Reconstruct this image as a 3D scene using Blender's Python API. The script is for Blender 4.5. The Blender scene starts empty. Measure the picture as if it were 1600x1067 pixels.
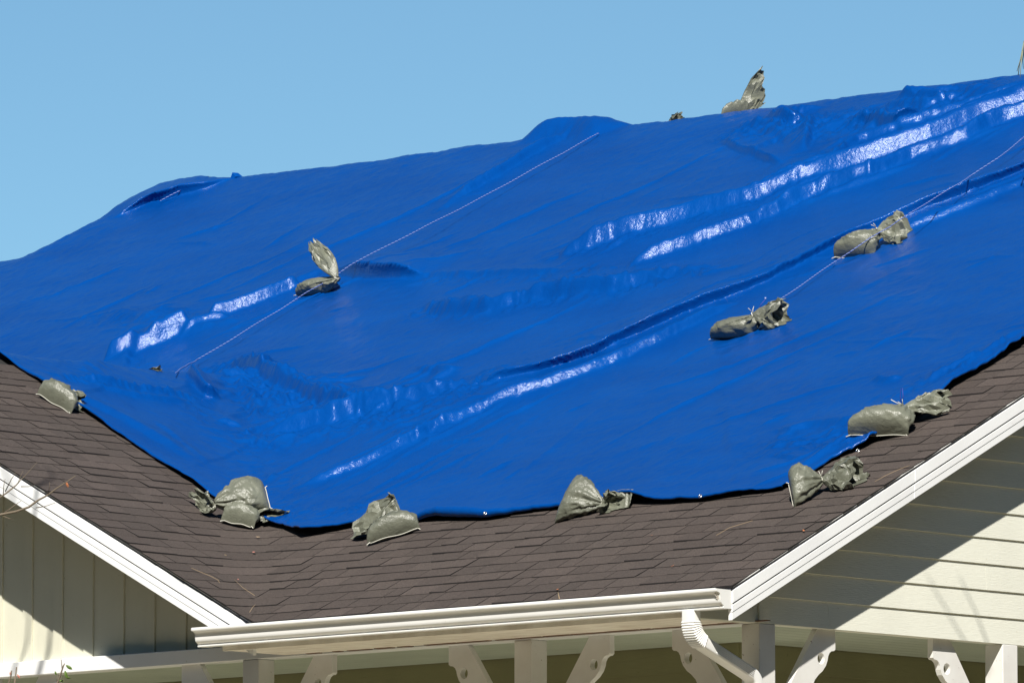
import bpy, bmesh, math, random
import numpy as np
from mathutils import Vector, Matrix

random.seed(7)
rng = np.random.default_rng(7)
scene = bpy.context.scene
COL = scene.collection

# ------------------------------------------------------------------ camera, sky, sun, exposure
# world axes: x runs along the gutter (to the right), y runs into the roof, z up; the eave corner is the origin
FOC, AZ, EL, PXM = 12400.0, math.radians(43.3), math.radians(6.52), 272.0
Fh = np.array([-math.sin(AZ), math.cos(AZ), 0.0])
RT = np.array([math.cos(AZ), math.sin(AZ), 0.0])
FW = Fh * math.cos(EL) + np.array([0, 0, 1.0]) * math.sin(EL)
UP = -Fh * math.sin(EL) + np.array([0, 0, 1.0]) * math.cos(EL)


def ray(px, py):
    d = FW * FOC + RT * (px - 800) - UP * (py - 533.5)
    return d / np.linalg.norm(d)


_d = ray(1146, 914)
CAM = -_d * (FOC / PXM / float(_d @ FW))
cam_data = bpy.data.cameras.new('camera')
cam_data.sensor_width = 36.0
cam_data.lens = 36.0 * FOC / 1600.0
cam_data.clip_start, cam_data.clip_end = 1.0, 20000.0
cam = bpy.data.objects.new('camera', cam_data)
COL.objects.link(cam)
mw = Matrix.Identity(4)
for i, v in enumerate((RT, UP, -FW)):
    for j in range(3):
        mw[j][i] = v[j]
for j in range(3):
    mw[j][3] = CAM[j]
cam.matrix_world = mw
scene.camera = cam

SUN = np.array([1.0, -1.263, 1.453])
SUN /= np.linalg.norm(SUN)
sun_elev = math.asin(SUN[2])
sun_az = math.atan2(SUN[0], SUN[1])
world = bpy.data.worlds.new('World')
scene.world = world
world.use_nodes = True
wn = world.node_tree
sky = wn.nodes.new('ShaderNodeTexSky')
sky.sky_type = 'NISHITA'
sky.sun_disc = False
sky.sun_elevation = sun_elev
sky.sun_rotation = sun_az
sky.altitude = 0
sky.air_density = 0.7
sky.dust_density = 0.0
sky.ozone_density = 4.0
bg = wn.nodes['Background']
bg.inputs['Strength'].default_value = 0.072
tint = wn.nodes.new('ShaderNodeMix')
tint.data_type, tint.blend_type = 'RGBA', 'MULTIPLY'
tint.inputs[0].default_value = 1.0
tint.inputs[7].default_value = (0.90, 1.09, 0.99, 1)
wn.links.new(sky.outputs[0], tint.inputs[6])
wn.links.new(tint.outputs[2], bg.inputs['Color'])

sl = bpy.data.lights.new('sun', 'SUN')
sl.energy = 5.0
sl.angle = math.radians(0.55)
sl.color = (1.0, 0.955, 0.88)
so = bpy.data.objects.new('sun', sl)
COL.objects.link(so)
so.rotation_euler = Vector(tuple(SUN)).to_track_quat('Z', 'Y').to_euler()
so.location = (0, 0, 30)
vs = scene.view_settings
vs.view_transform = 'Standard'
vs.look = 'None'
vs.exposure = 0.5
vs.gamma = 1.0
vs.use_curve_mapping = False

# ------------------------------------------------------------------ constants of the place
T = 0.5                      # roof pitch 6/12
XV = -3.94                   # valley foot on the eave line
XR = -8.14                   # ridge of the cross gable
YR = 8.87                    # main ridge
XL = -13.85                  # left end of the high main roof
YR2 = 7.6                    # ridge of the lower wing on the far left
GROUND = float(CAM[2]) - 1.6


def roofz(x, y):
    x = np.asarray(x, float); y = np.asarray(y, float)
    main = np.minimum(T * y, T * (2 * YR - y))
    low = np.minimum(T * y, T * (2 * YR2 - y))
    z = np.where(x >= XL, main, low)
    cross = np.minimum(T * (XV - x), T * (x - (2 * XR - XV)))
    cross = np.where(y >= 0.02, cross, -9)
    return np.maximum(z, cross)


def smax(a, b, c):
    return (a + b) / 2 + np.sqrt(((a - b) / 2) ** 2 + c * c)


def smin(a, b, c):
    return -smax(-a, -b, c)


# ------------------------------------------------------------------ helpers
def nodemat(name, rough=0.6, spec=0.5):
    m = bpy.data.materials.new(name)
    m.use_nodes = True
    b = m.node_tree.nodes['Principled BSDF']
    b.inputs['Roughness'].default_value = rough
    b.inputs['Specular IOR Level'].default_value = spec
    return m, m.node_tree, b


def N(nt, kind, **kw):
    n = nt.nodes.new(kind)
    for k, v in kw.items():
        if k in n.inputs.keys():
            n.inputs[k].default_value = v
        else:
            setattr(n, k, v)
    return n


def ramp(nt, fac, stops):
    r = nt.nodes.new('ShaderNodeValToRGB')
    while len(r.color_ramp.elements) < len(stops):
        r.color_ramp.elements.new(0.5)
    for e, (p, c) in zip(r.color_ramp.elements, stops):
        e.position = p
        e.color = (*c, 1)
    nt.links.new(fac, r.inputs[0])
    return r


def coords(nt, scale=(1, 1, 1), rot=(0, 0, 0)):
    tc = nt.nodes.new('ShaderNodeTexCoord')
    mp = nt.nodes.new('ShaderNodeMapping')
    mp.inputs['Scale'].default_value = scale
    mp.inputs['Rotation'].default_value = rot
    nt.links.new(tc.outputs['Object'], mp.inputs[0])
    return mp.outputs[0]


def noise(nt, vec, scale, detail=4, rough=0.55):
    n = N(nt, 'ShaderNodeTexNoise')
    n.inputs['Scale'].default_value = scale
    n.inputs['Detail'].default_value = detail
    n.inputs['Roughness'].default_value = rough
    nt.links.new(vec, n.inputs['Vector'])
    return n.outputs['Fac']


def bump(nt, b, h, strength, dist, prev=None):
    n = nt.nodes.new('ShaderNodeBump')
    n.inputs['Strength'].default_value = strength
    n.inputs['Distance'].default_value = dist
    nt.links.new(h, n.inputs['Height'])
    if prev is not None:
        nt.links.new(prev, n.inputs['Normal'])
    if b is not None:
        nt.links.new(n.outputs[0], b.inputs['Normal'])
    return n.outputs[0]


def mathn(nt, op, a, b=None, c=None):
    n = nt.nodes.new('ShaderNodeMath')
    n.operation = op
    for i, v in enumerate((a, b, c)):
        if v is None:
            continue
        if isinstance(v, (int, float)):
            n.inputs[i].default_value = v
        else:
            nt.links.new(v, n.inputs[i])
    return n.outputs[0]


def mixc(nt, fac, a, b, mode='MIX'):
    n = nt.nodes.new('ShaderNodeMix')
    n.data_type = 'RGBA'
    n.blend_type = mode
    if isinstance(fac, (int, float)):
        n.inputs[0].default_value = fac
    else:
        nt.links.new(fac, n.inputs[0])
    for i, v in ((6, a), (7, b)):
        if isinstance(v, tuple):
            n.inputs[i].default_value = (*v, 1)
        else:
            nt.links.new(v, n.inputs[i])
    return n.outputs[2]


def mesh_obj(name, verts, faces, mat, parent=None, smooth=False, tone=None):
    me = bpy.data.meshes.new(name)
    me.from_pydata([tuple(map(float, v)) for v in verts], [], faces)
    me.materials.append(mat)
    if smooth:
        me.polygons.foreach_set('use_smooth', [True] * len(me.polygons))
    if tone is not None:
        at = me.attributes.new('tone', 'FLOAT', 'FACE')
        at.data.foreach_set('value', tone if hasattr(tone, '__len__') else [tone] * len(me.polygons))
    me.update()
    o = bpy.data.objects.new(name, me)
    COL.objects.link(o)
    if parent is not None:
        o.parent = parent
    return o


def empty(name, loc=(0, 0, 0), parent=None):
    o = bpy.data.objects.new(name, None)
    o.empty_display_size = 0.2
    COL.objects.link(o)
    o.location = loc
    if parent is not None:
        o.parent = parent
    return o


def tag(o, label=None, cat=None, group=None, kind=None):
    if label: o['label'] = label
    if cat: o['category'] = cat
    if group: o['group'] = group
    if kind: o['kind'] = kind
    return o


class MB:
    def __init__(s):
        s.v, s.f = [], []

    def add(s, v, f):
        n = len(s.v)
        s.v += [tuple(map(float, p)) for p in v]
        s.f += [tuple(i + n for i in q) for q in f]
        return s

    def box(s, a, b):
        (x0, y0, z0), (x1, y1, z1) = a, b
        v = [(x, y, z) for x in (x0, x1) for y in (y0, y1) for z in (z0, z1)]
        return s.add(v, [(0, 1, 3, 2), (4, 6, 7, 5), (0, 4, 5, 1), (2, 3, 7, 6), (0, 2, 6, 4), (1, 5, 7, 3)])

    def prism(s, poly, vec):
        """extrude a planar polygon (3-D points) along vec"""
        n = len(poly)
        p = [np.array(q, float) for q in poly]
        vec = np.array(vec, float)
        return s.add(p + [q + vec for q in p],
                     [tuple(range(n))[::-1], tuple(range(n, 2 * n))] +
                     [(i, (i + 1) % n, n + (i + 1) % n, n + i) for i in range(n)])

    def tube(s, pts, r, n=8, cap=True):
        pts = [np.array(p, float) for p in pts]
        rs = r if hasattr(r, '__len__') else [r] * len(pts)
        rings = []
        ref = np.array([0.13, 0.31, 0.94])
        for i, p in enumerate(pts):
            t = pts[min(i + 1, len(pts) - 1)] - pts[max(i - 1, 0)]
            t /= (np.linalg.norm(t) + 1e-9)
            a = np.cross(t, ref); a /= (np.linalg.norm(a) + 1e-9)
            b = np.cross(t, a)
            rings.append([p + rs[i] * (a * math.cos(k * 2 * math.pi / n) + b * math.sin(k * 2 * math.pi / n)) for k in range(n)])
        v = [q for rg in rings for q in rg]
        f = [(i * n + k, i * n + (k + 1) % n, (i + 1) * n + (k + 1) % n, (i + 1) * n + k)
             for i in range(len(pts) - 1) for k in range(n)]
        if cap:
            f += [tuple(range(n))[::-1], tuple(range((len(pts) - 1) * n, len(pts) * n))]
        return s.add(v, f)

    def build(s, name, mat, parent=None, smooth=False, tone=None):
        return mesh_obj(name, s.v, s.f, mat, parent, smooth, tone)


def bevel(o, w=0.004, seg=2):
    m = o.modifiers.new('bevel', 'BEVEL')
    m.width = w
    m.segments = seg
    m.limit_method = 'ANGLE'
    m.angle_limit = math.radians(40)
    return o


def vnoise(x, y, seed, sx, sy):
    """smooth value noise on numpy arrays, range -1..1"""
    r = np.random.default_rng(seed)
    tab = r.uniform(-1, 1, (256, 256))
    u, v = x / sx + 1000.37, y / sy + 1000.71
    i, j = np.floor(u).astype(int), np.floor(v).astype(int)
    a, b = u - i, v - j
    a = a * a * a * (a * (a * 6 - 15) + 10)
    b = b * b * b * (b * (b * 6 - 15) + 10)
    i0, i1, j0, j1 = i % 256, (i + 1) % 256, j % 256, (j + 1) % 256
    return (tab[i0, j0] * (1 - a) + tab[i1, j0] * a) * (1 - b) + (tab[i0, j1] * (1 - a) + tab[i1, j1] * a) * b


# ------------------------------------------------------------------ materials
def paint(name, col, rough=0.45, grain=(1, 1, 1), gscale=30, dirt=0.25, bstr=0.12):
    m, nt, b = nodemat(name, rough, 0.4)
    v = coords(nt)
    n1 = noise(nt, v, 2.3, 5)
    c = mixc(nt, ramp(nt, n1, [(0.35, (1, 1, 1)), (0.75, (0, 0, 0))]).outputs[0],
             tuple(k * (1 - dirt * 0.45) for k in col), col)
    n3 = noise(nt, v, 38, 3)
    c = mixc(nt, ramp(nt, n3, [(0.70, (0, 0, 0)), (0.80, (1, 1, 1))]).outputs[0], c,
             (col[0] * 0.72, col[1] * 0.68, col[2] * 0.6))
    nt.links.new(c, b.inputs['Base Color'])
    n2 = noise(nt, coords(nt, grain), gscale, 5)
    bump(nt, b, n2, bstr, 0.01)
    return m


M_WHITE = paint('white_trim_paint', (0.85, 0.86, 0.86), 0.4, (1, 1, 1), 60, 0.2, 0.05)
M_METAL = paint('white_gutter_enamel', (0.84, 0.84, 0.81), 0.28, (1, 1, 1), 14, 0.22, 0.03)
M_BOARD_B = paint('cream_siding_paint', (0.75, 0.75, 0.65), 0.55, (3, 1, 14), 16, 0.15, 0.25)
M_BOARD_A = paint('cream_board_paint', (0.70, 0.69, 0.56), 0.55, (9, 9, 1), 14, 0.2, 0.15)
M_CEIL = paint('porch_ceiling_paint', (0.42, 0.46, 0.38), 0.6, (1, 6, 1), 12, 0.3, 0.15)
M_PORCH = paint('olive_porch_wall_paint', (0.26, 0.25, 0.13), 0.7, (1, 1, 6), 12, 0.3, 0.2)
M_SEAM = paint('rotten_seam_brown', (0.16, 0.08, 0.04), 0.9, (1, 1, 1), 40, 0.5, 0.4)
M_DARK_EDGE = paint('dark_edge_and_shadow', (0.10, 0.10, 0.12), 0.4, (1, 1, 1), 40, 0.2, 0.05)  # also on shadow_strip, where the dark colour stands in for shade


def soffit_mat():
    m, nt, b = nodemat('stained_soffit_paint', 0.7, 0.3)
    v = coords(nt)
    n1 = noise(nt, coords(nt, (1, 6, 1)), 5, 6)
    c = ramp(nt, n1, [(0.3, (0.62, 0.55, 0.46)), (0.6, (0.82, 0.77, 0.68))]).outputs[0]
    nt.links.new(c, b.inputs['Base Color'])
    bump(nt, b, noise(nt, coords(nt, (2, 30, 1)), 8, 4), 0.15, 0.01)
    return m


M_SOFFIT = soffit_mat()


def post_mat():
    """white paint with rust-brown flecks where the wood shows"""
    m, nt, b = nodemat('peeling_white_post_paint', 0.5, 0.4)
    v = coords(nt)
    n1 = noise(nt, v, 3, 4)
    base = ramp(nt, n1, [(0.3, (0.66, 0.64, 0.60)), (0.7, (0.78, 0.78, 0.75))]).outputs[0]
    n2 = noise(nt, coords(nt, (1, 1, 0.55)), 42, 4, 0.7)
    fl = ramp(nt, n2, [(0.665, (0, 0, 0)), (0.69, (1, 1, 1))]).outputs[0]
    n3 = noise(nt, v, 4.5, 2)
    fl = mixc(nt, ramp(nt, n3, [(0.48, (0, 0, 0)), (0.56, (1, 1, 1))]).outputs[0], (0, 0, 0), fl)
    c = mixc(nt, fl, base, (0.12, 0.06, 0.035))
    nt.links.new(c, b.inputs['Base Color'])
    bump(nt, b, n2, 0.1, 0.004)
    return m


M_POST = post_mat()


def shingle_mat():
    m, nt, b = nodemat('asphalt_shingle_granules', 0.92, 0.25)
    at = N(nt, 'ShaderNodeAttribute', attribute_name='tone')
    tc = nt.nodes.new('ShaderNodeTexCoord')
    v = tc.outputs['Object']
    base = ramp(nt, at.outputs['Fac'], [(0.0, (0.058, 0.046, 0.042)), (0.35, (0.064, 0.051, 0.047)),
                                        (0.65, (0.070, 0.056, 0.051)), (1.0, (0.079, 0.063, 0.058))]).outputs[0]
    big = noise(nt, v, 1.7, 4)
    base = mixc(nt, mathn(nt, 'MULTIPLY', big, 0.55), base, (0.044, 0.041, 0.038))
    g = noise(nt, v, 420, 2, 0.8)
    gr = ramp(nt, g, [(0.3, (0.35, 0.35, 0.35)), (0.5, (1, 1, 1)), (0.68, (1.9, 1.85, 1.8))]).outputs[0]
    c = mixc(nt, 0.85, mixc(nt, 1.0, base, (1.10, 1.08, 1.04), 'MULTIPLY'), gr, 'MULTIPLY')
    g3 = noise(nt, v, 130, 3, 0.7)
    c = mixc(nt, 0.8, c, ramp(nt, g3, [(0.32, (0.55, 0.55, 0.55)), (0.5, (1, 1, 1)), (0.68, (1.5, 1.5, 1.5))]).outputs[0], 'MULTIPLY')
    g2 = noise(nt, v, 90, 3)
    c = mixc(nt, ramp(nt, g2, [(0.69, (0, 0, 0)), (0.74, (1, 1, 1))]).outputs[0], c, (0.13, 0.12, 0.115))
    nt.links.new(c, b.inputs['Base Color'])
    p = bump(nt, None, g, 0.6, 0.004)
    bump(nt, b, noise(nt, v, 14, 3), 0.25, 0.01, p)
    return m


M_SHINGLE = shingle_mat()
M_BUTT = paint('asphalt_cut_edge', (0.010, 0.008, 0.008), 0.95, (1, 1, 1), 90, 0.3, 0.2)
M_FELT = paint('roof_felt', (0.02, 0.02, 0.02), 0.9, (1, 1, 1), 40, 0.3, 0.2)


def tarp_mat():
    m, nt, b = nodemat('blue_polyethylene_tarp', 0.4, 0.22)
    v = coords(nt)
    n1 = noise(nt, coords(nt, (0.5, 1.4, 1.0)), 1.6, 6)
    c = ramp(nt, n1, [(0.25, (0.0001, 0.044, 0.226)), (0.75, (0.0002, 0.057, 0.272))]).outputs[0]
    dust = noise(nt, v, 3.1, 7, 0.7)
    c = mixc(nt, ramp(nt, dust, [(0.56, (0, 0, 0)), (0.85, (0.35, 0.35, 0.35))]).outputs[0], c, (0.001, 0.074, 0.31))
    nt.links.new(c, b.inputs['Base Color'])
    rr = noise(nt, v, 5, 5, 0.6)
    nt.links.new(ramp(nt, rr, [(0.3, (0.36,) * 3), (0.7, (0.46,) * 3)]).outputs[0], b.inputs['Roughness'])
    b.inputs['Specular Tint'].default_value = (0.12, 0.42, 1.0, 1)
    b.inputs['Coat Weight'].default_value = 0.45
    b.inputs['Coat IOR'].default_value = 1.33
    nt.links.new(ramp(nt, rr, [(0.3, (0.145,) * 3), (0.7, (0.205,) * 3)]).outputs[0], b.inputs['Coat Roughness'])
    w1 = noise(nt, coords(nt, (1.6, 0.7, 1.0)), 26, 5, 0.62)
    w2 = noise(nt, coords(nt, (0.6, 1.8, 1.0)), 75, 3, 0.6)
    vo = N(nt, 'ShaderNodeTexVoronoi', feature='DISTANCE_TO_EDGE')
    vo.inputs['Scale'].default_value = 22
    nt.links.new(coords(nt, (1.3, 0.8, 1)), vo.inputs['Vector'])
    p = bump(nt, None, w1, 0.24, 0.010)
    p = bump(nt, None, w2, 0.28, 0.005, p)
    p = bump(nt, None, noise(nt, coords(nt, (0.12, 1.6, 1.6)), 34, 4, 0.6), 0.22, 0.006, p)
    p = bump(nt, b, vo.outputs['Distance'], 0.10, 0.02, p)
    nt.links.new(p, b.inputs['Coat Normal'])
    return m


M_TARP = tarp_mat()


def sack_mat():
    m, nt, b = nodemat('woven_sandbag_fabric', 0.33, 0.5)
    tc = nt.nodes.new('ShaderNodeTexCoord')
    v = tc.outputs['Object']
    oi = nt.nodes.new('ShaderNodeObjectInfo')
    n1 = noise(nt, v, 9, 6)
    c = ramp(nt, n1, [(0.25, (0.112, 0.118, 0.088)), (0.75, (0.178, 0.185, 0.142))]).outputs[0]
    n2 = noise(nt, v, 42, 4, 0.7)
    c = mixc(nt, ramp(nt, n2, [(0.6, (0, 0, 0)), (0.8, (0.6, 0.6, 0.6))]).outputs[0], c, (0.10, 0.09, 0.06))
    hv = mathn(nt, 'MULTIPLY_ADD', oi.outputs['Random'], 0.3, 0.85)
    cc = nt.nodes.new('ShaderNodeCombineColor')
    for i in range(3):
        nt.links.new(hv, cc.inputs[i])
    c = mixc(nt, 1.0, c, cc.outputs[0], 'MULTIPLY')
    nt.links.new(c, b.inputs['Base Color'])
    wv = N(nt, 'ShaderNodeTexWave', wave_type='BANDS', bands_direction='X')
    wv.inputs['Scale'].default_value = 90
    wv.inputs['Distortion'].default_value = 1.5
    nt.links.new(v, wv.inputs['Vector'])
    p = bump(nt, None, wv.outputs['Fac'], 0.18, 0.002)
    p = bump(nt, None, noise(nt, v, 120, 3), 0.25, 0.003, p)
    rd = mathn(nt, 'ABSOLUTE', mathn(nt, 'SUBTRACT', noise(nt, v, 17, 5, 0.6), 0.5))
    p = bump(nt, None, rd, 0.35, -0.03, p)
    rd2 = mathn(nt, 'ABSOLUTE', mathn(nt, 'SUBTRACT', noise(nt, v, 48, 4, 0.6), 0.5))
    bump(nt, b, rd2, 0.22, -0.012, p)
    return m


M_SACK = sack_mat()
M_STRING = paint('white_string', (0.55, 0.54, 0.47), 0.7, (1, 1, 1), 200, 0.2, 0.2)
M_ROPEW = paint('white_rope_strand', (0.28, 0.36, 0.62), 0.6, (1, 1, 1), 300, 0.2, 0.2)
M_ROPEB = paint('blue_rope_strand', (0.02, 0.05, 0.30), 0.6, (1, 1, 1), 300, 0.2, 0.2)
M_STEEL, _nt, _b = nodemat('grommet_metal', 0.25)
_b.inputs['Metallic'].default_value = 1.0
_b.inputs['Base Color'].default_value = (0.75, 0.75, 0.72, 1)
M_LEAF_O = paint('dead_leaf_orange', (0.42, 0.15, 0.06), 0.6, (1, 1, 1), 80, 0.3, 0.2)
M_LEAF_P = paint('dead_leaf_pink', (0.55, 0.22, 0.17), 0.6, (1, 1, 1), 80, 0.3, 0.2)
M_LEAF_G = paint('fresh_green_leaf', (0.10, 0.17, 0.03), 0.5, (1, 1, 1), 80, 0.3, 0.2)
M_STRAW = paint('dry_pine_straw', (0.34, 0.25, 0.15), 0.7, (1, 1, 1), 80, 0.3, 0.2)
M_BARK = paint('grey_twig_bark', (0.17, 0.135, 0.095), 0.8, (1, 1, 8), 60, 0.4, 0.3)
M_MOSS = paint('grey_green_moss', (0.25, 0.26, 0.16), 0.8, (1, 1, 8), 60, 0.4, 0.3)


def ground_mat():
    m, nt, b = nodemat('dry_lawn_and_sand', 0.95, 0.2)
    v = coords(nt)
    n1 = noise(nt, v, 0.12, 6)
    n2 = noise(nt, v, 3.0, 8, 0.7)
    c1 = ramp(nt, n2, [(0.3, (0.035, 0.045, 0.015)), (0.7, (0.07, 0.075, 0.03))]).outputs[0]
    c2 = ramp(nt, n2, [(0.3, (0.06, 0.055, 0.025)), (0.7, (0.11, 0.09, 0.05))]).outputs[0]
    c = mixc(nt, ramp(nt, n1, [(0.42, (0, 0, 0)), (0.58, (1, 1, 1))]).outputs[0], c1, c2)
    nt.links.new(c, b.inputs['Base Color'])
    bump(nt, b, n2, 0.5, 0.05)
    return m


M_GROUND = ground_mat()

# ------------------------------------------------------------------ ground
g = mesh_obj('ground', [(-6000, -6000, GROUND), (6000, -6000, GROUND), (6000, 6000, GROUND), (-6000, 6000, GROUND)],
             [(0, 1, 2, 3)], M_GROUND)
tag(g, kind='structure')
M_PAVE = paint('pale_concrete_paving', (0.62, 0.54, 0.43), 0.85, (1, 1, 1), 30, 0.4, 0.2)
g = MB().box((-14, -4.5, GROUND - 0.05), (4.2, 0.9, GROUND + 0.04)).box((-0.2, 0.9, GROUND - 0.05), (4.2, 9.0, GROUND + 0.038)).build('pavement', M_PAVE)
tag(g, kind='structure')

# ------------------------------------------------------------------ house
house = empty('house', (-7.0, 9.0, GROUND))
tag(house, 'cream sided house with brown shingle roof and white trim under the blue tarp', 'house')
HOFF = Vector((7.0, -9.0, -GROUND))      # world -> house space


def hp(o):
    """make o a direct part of the house, keeping world coordinates"""
    o.parent = house
    o.location = HOFF
    return o


WB, WA = -0.28, 0.54          # wall planes: x = WB (right gable), y = WA (front)
WA2 = 0.585                   # front face of the left gable boards
XEND = -16.5
YEND = 2 * YR
ZH = -0.17                    # underside of the header and of the gable siding

# roof deck -----------------------------------------------------------
gx = np.unique(np.concatenate([np.arange(XEND, 0.001, 0.12), [0.0, XL, XL - 0.001, XR, XV]]))
gy = np.unique(np.concatenate([[0.0, 0.019, 0.021], np.arange(0.12, YEND + 0.06, 0.12), [YR, YR2]]))
GX, GY = np.meshgrid(gx, gy, indexing='ij')
GZ = roofz(GX, GY) - 0.022
nx, ny = GX.shape
dv = np.stack([GX, GY, GZ], -1).reshape(-1, 3)
df = [(i * ny + j, (i + 1) * ny + j, (i + 1) * ny + j + 1, i * ny + j + 1)
      for i in range(nx - 1) for j in range(ny - 1) if np.ptp(GZ[i:i + 2, j:j + 2]) < 0.2 and not (gx[i] < XV - 0.3 and gy[j] < 0.0195)]
roof = hp(mesh_obj('roof', dv, df, M_FELT))
roof['label'] = 'brown asphalt shingle roof with a valley'

# shingles ------------------------------------------------------------
CV = 0.05


def contour(z, w):
    c_ = 0.006 + (CV - 0.006) * min(1.0, max(0.0, z / 0.3))
    m = (-T * w + math.sqrt(T * T * w * w + 4 * c_ * c_)) / 2
    y = (z - m) / T
    return XV + w - y, y


EXPO_Z = 0.137 * T / math.sqrt(1 + T * T)
tiles = []
K = 0
z0 = -0.012
while z0 < 2.30:
    z1 = z0 + EXPO_Z
    zm = (z0 + z1) / 2
    ym = zm / T
    edges = []
    # M side, from the right rake leftwards
    if z0 < 0.86:
        x = 0.012
        first = random.uniform(0.10, 0.3)
        xs = [x, x - first]
        while xs[-1] - XV + ym > 0.30:
            xs.append(xs[-1] - random.choice((0.13, 0.16, 0.19, 0.22, 0.25, 0.28)))
        edges += [('M', q) for q in xs if (q - XV + ym) > max(-0.05, 0.008 - ym + 0.07)]
        lim_y = 2.15
        wl = edges[-1][1] - XV + ym
        # N side
        y = max(0.0, ym + min(-0.0, wl) - random.uniform(0.22, 0.34))
        while y > 0.16:
            if y < 2.3:
                edges.append(('N', y))
            y -= random.choice((0.15, 0.18, 0.22, 0.26, 0.29))
        edges.append(('N', 0.008))
        tiles.append((K, z0, z1, edges))
    else:
        x = 0.012
        xs = [x, x - random.uniform(0.10, 0.3)]
        while xs[-1] > -1.35:
            xs.append(xs[-1] - random.choice((0.13, 0.16, 0.19, 0.22, 0.25, 0.28)))
        tiles.append((K, z0, z1, [('M', q) for q in xs]))
        y = 2.2 + random.uniform(0, 0.3)
        ed = []
        while y > 0.16:
            ed.append(('N', y))
            y -= random.choice((0.15, 0.18, 0.22, 0.26, 0.29))
        ed.append(('N', 0.008))
        if z1 < -T * (XR - XV) - 0.07:
            tiles.append((K, z0, z1, ed))
    z0 = z1
    K += 1


def wpar(e, z):
    return (e[1] - XV + z / T) if e[0] == 'M' else (e[1] - z / T)


pieces = []
for (kc, z0, z1, edges) in tiles:
    for ea, eb in zip(edges[:-1], edges[1:]):
        thick = random.choice((0.006, 0.0065, 0.007, 0.009, 0.0115))
        crosses = ea[0] != eb[0] or min(abs(wpar(ea, z0)), abs(wpar(eb, z0)), abs(wpar(ea, z1)), abs(wpar(eb, z1))) < 0.55
        seg = 6 if crosses else 1
        zt = z1 + 0.012
        gap = 0.0028
        lo, hi = [], []
        wa0, wb0 = wpar(ea, z0) - gap, wpar(eb, z0) + gap
        wa1, wb1 = wpar(ea, zt) - gap, wpar(eb, zt) + gap
        if wb0 >= wa0 - 0.02 or wb1 >= wa1 - 0.02:
            continue
        jit = random.uniform(-0.0035, 0.0035)
        curl = random.uniform(-0.002, 0.003)
        for i in range(seg + 1):
            q = i / seg
            x0_, y0_ = contour(z0 + jit * 0.5, wa0 + (wb0 - wa0) * q)
            x1_, y1_ = contour(zt, wa1 + (wb1 - wa1) * q)
            lo.append((x0_, y0_, z0 + jit * 0.5 + thick + curl * q))
            hi.append((x1_, y1_, zt + 0.0018 + (thick - 0.006) * 0.3))
        n = seg + 1
        v = lo + hi + [(a, b, c - thick - 0.004) for a, b, c in lo] + [(a, b, c - 0.004) for a, b, c in hi]
        f = []
        mi = []
        for i in range(seg):
            f.append((i, n + i, n + i + 1, i + 1))
            f.append((i, i + 1, 2 * n + i + 1, 2 * n + i))
            mi += [0, 1]
        mi += [1, 1]
        f.append((0, 2 * n, 3 * n, n))
        f.append((n - 1, 2 * n - 1, 4 * n - 1, 3 * n - 1))
        cx = sum(p[0] for p in lo) / n
        cy = sum(p[1] for p in lo) / n
        hid = (cy > 1.62 and cx > XV - cy and cx < -1.0) or (cx <= XV - cy and cy > 2.15)
        dist = float(np.dot(np.array([cx, cy, z0]) - CAM, FW))
        pieces.append((dist + (60 if hid else 0), v, f, random.random() ** 1.2, seg, mi))
pieces.sort(key=lambda p: p[0])
for d_, v, f, tone, seg, mi in pieces[:300]:
    o = mesh_obj('shingle', v, f, M_SHINGLE, roof, smooth=False, tone=tone)
    o.data.materials.append(M_BUTT)
    o.data.polygons.foreach_set('material_index', mi)
    if seg > 1:
        o.data.polygons.foreach_set('use_smooth', [True] * len(o.data.polygons))
        o.data.set_sharp_from_angle(angle=0.6)
mb = MB()
tones, mis = [], []
for d_, v, f, tone, seg, mi in pieces[300:]:
    mis += mi
    mb.add(v, f)
    tones += [tone] * len(f)
o = mb.build('shingle_field', M_SHINGLE, roof, tone=tones)
o.data.materials.append(M_BUTT)
o.data.polygons.foreach_set('material_index', mis)
tag(o, kind='stuff')
# starter strips along eave and rakes (dark edge under the first course)
hp(MB().box((XV - 0.4, -0.022, -0.030), (0.0, 0.02, -0.012)).build('starter_strip', M_DARK_EDGE))


# rake trim -----------------------------------------------------------
def slope_strip(name, side, t0, t1, d0, d1, out0, out1, mat, endcut=True):
    """board along a rake: d = vertical distance below the roof surface, out = how far it stands outwards"""
    vs_ = []
    for out in (out0, out1):
        for t, d in ((t0, d0), (t1, d0), (t1, d1), (t0, d1)):
            if side == 'R':
                vs_.append((out, t, T * t - d))
            else:
                vs_.append((XV - t, 0.02 - out, T * t - d))
    f = [(0, 1, 2, 3), (7, 6, 5, 4), (0, 4, 5, 1), (1, 5, 6, 2), (2, 6, 7, 3), (3, 7, 4, 0)]
    o = hp(mesh_obj(name, vs_, f, mat))
    return bevel(o, 0.0025, 2)


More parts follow.
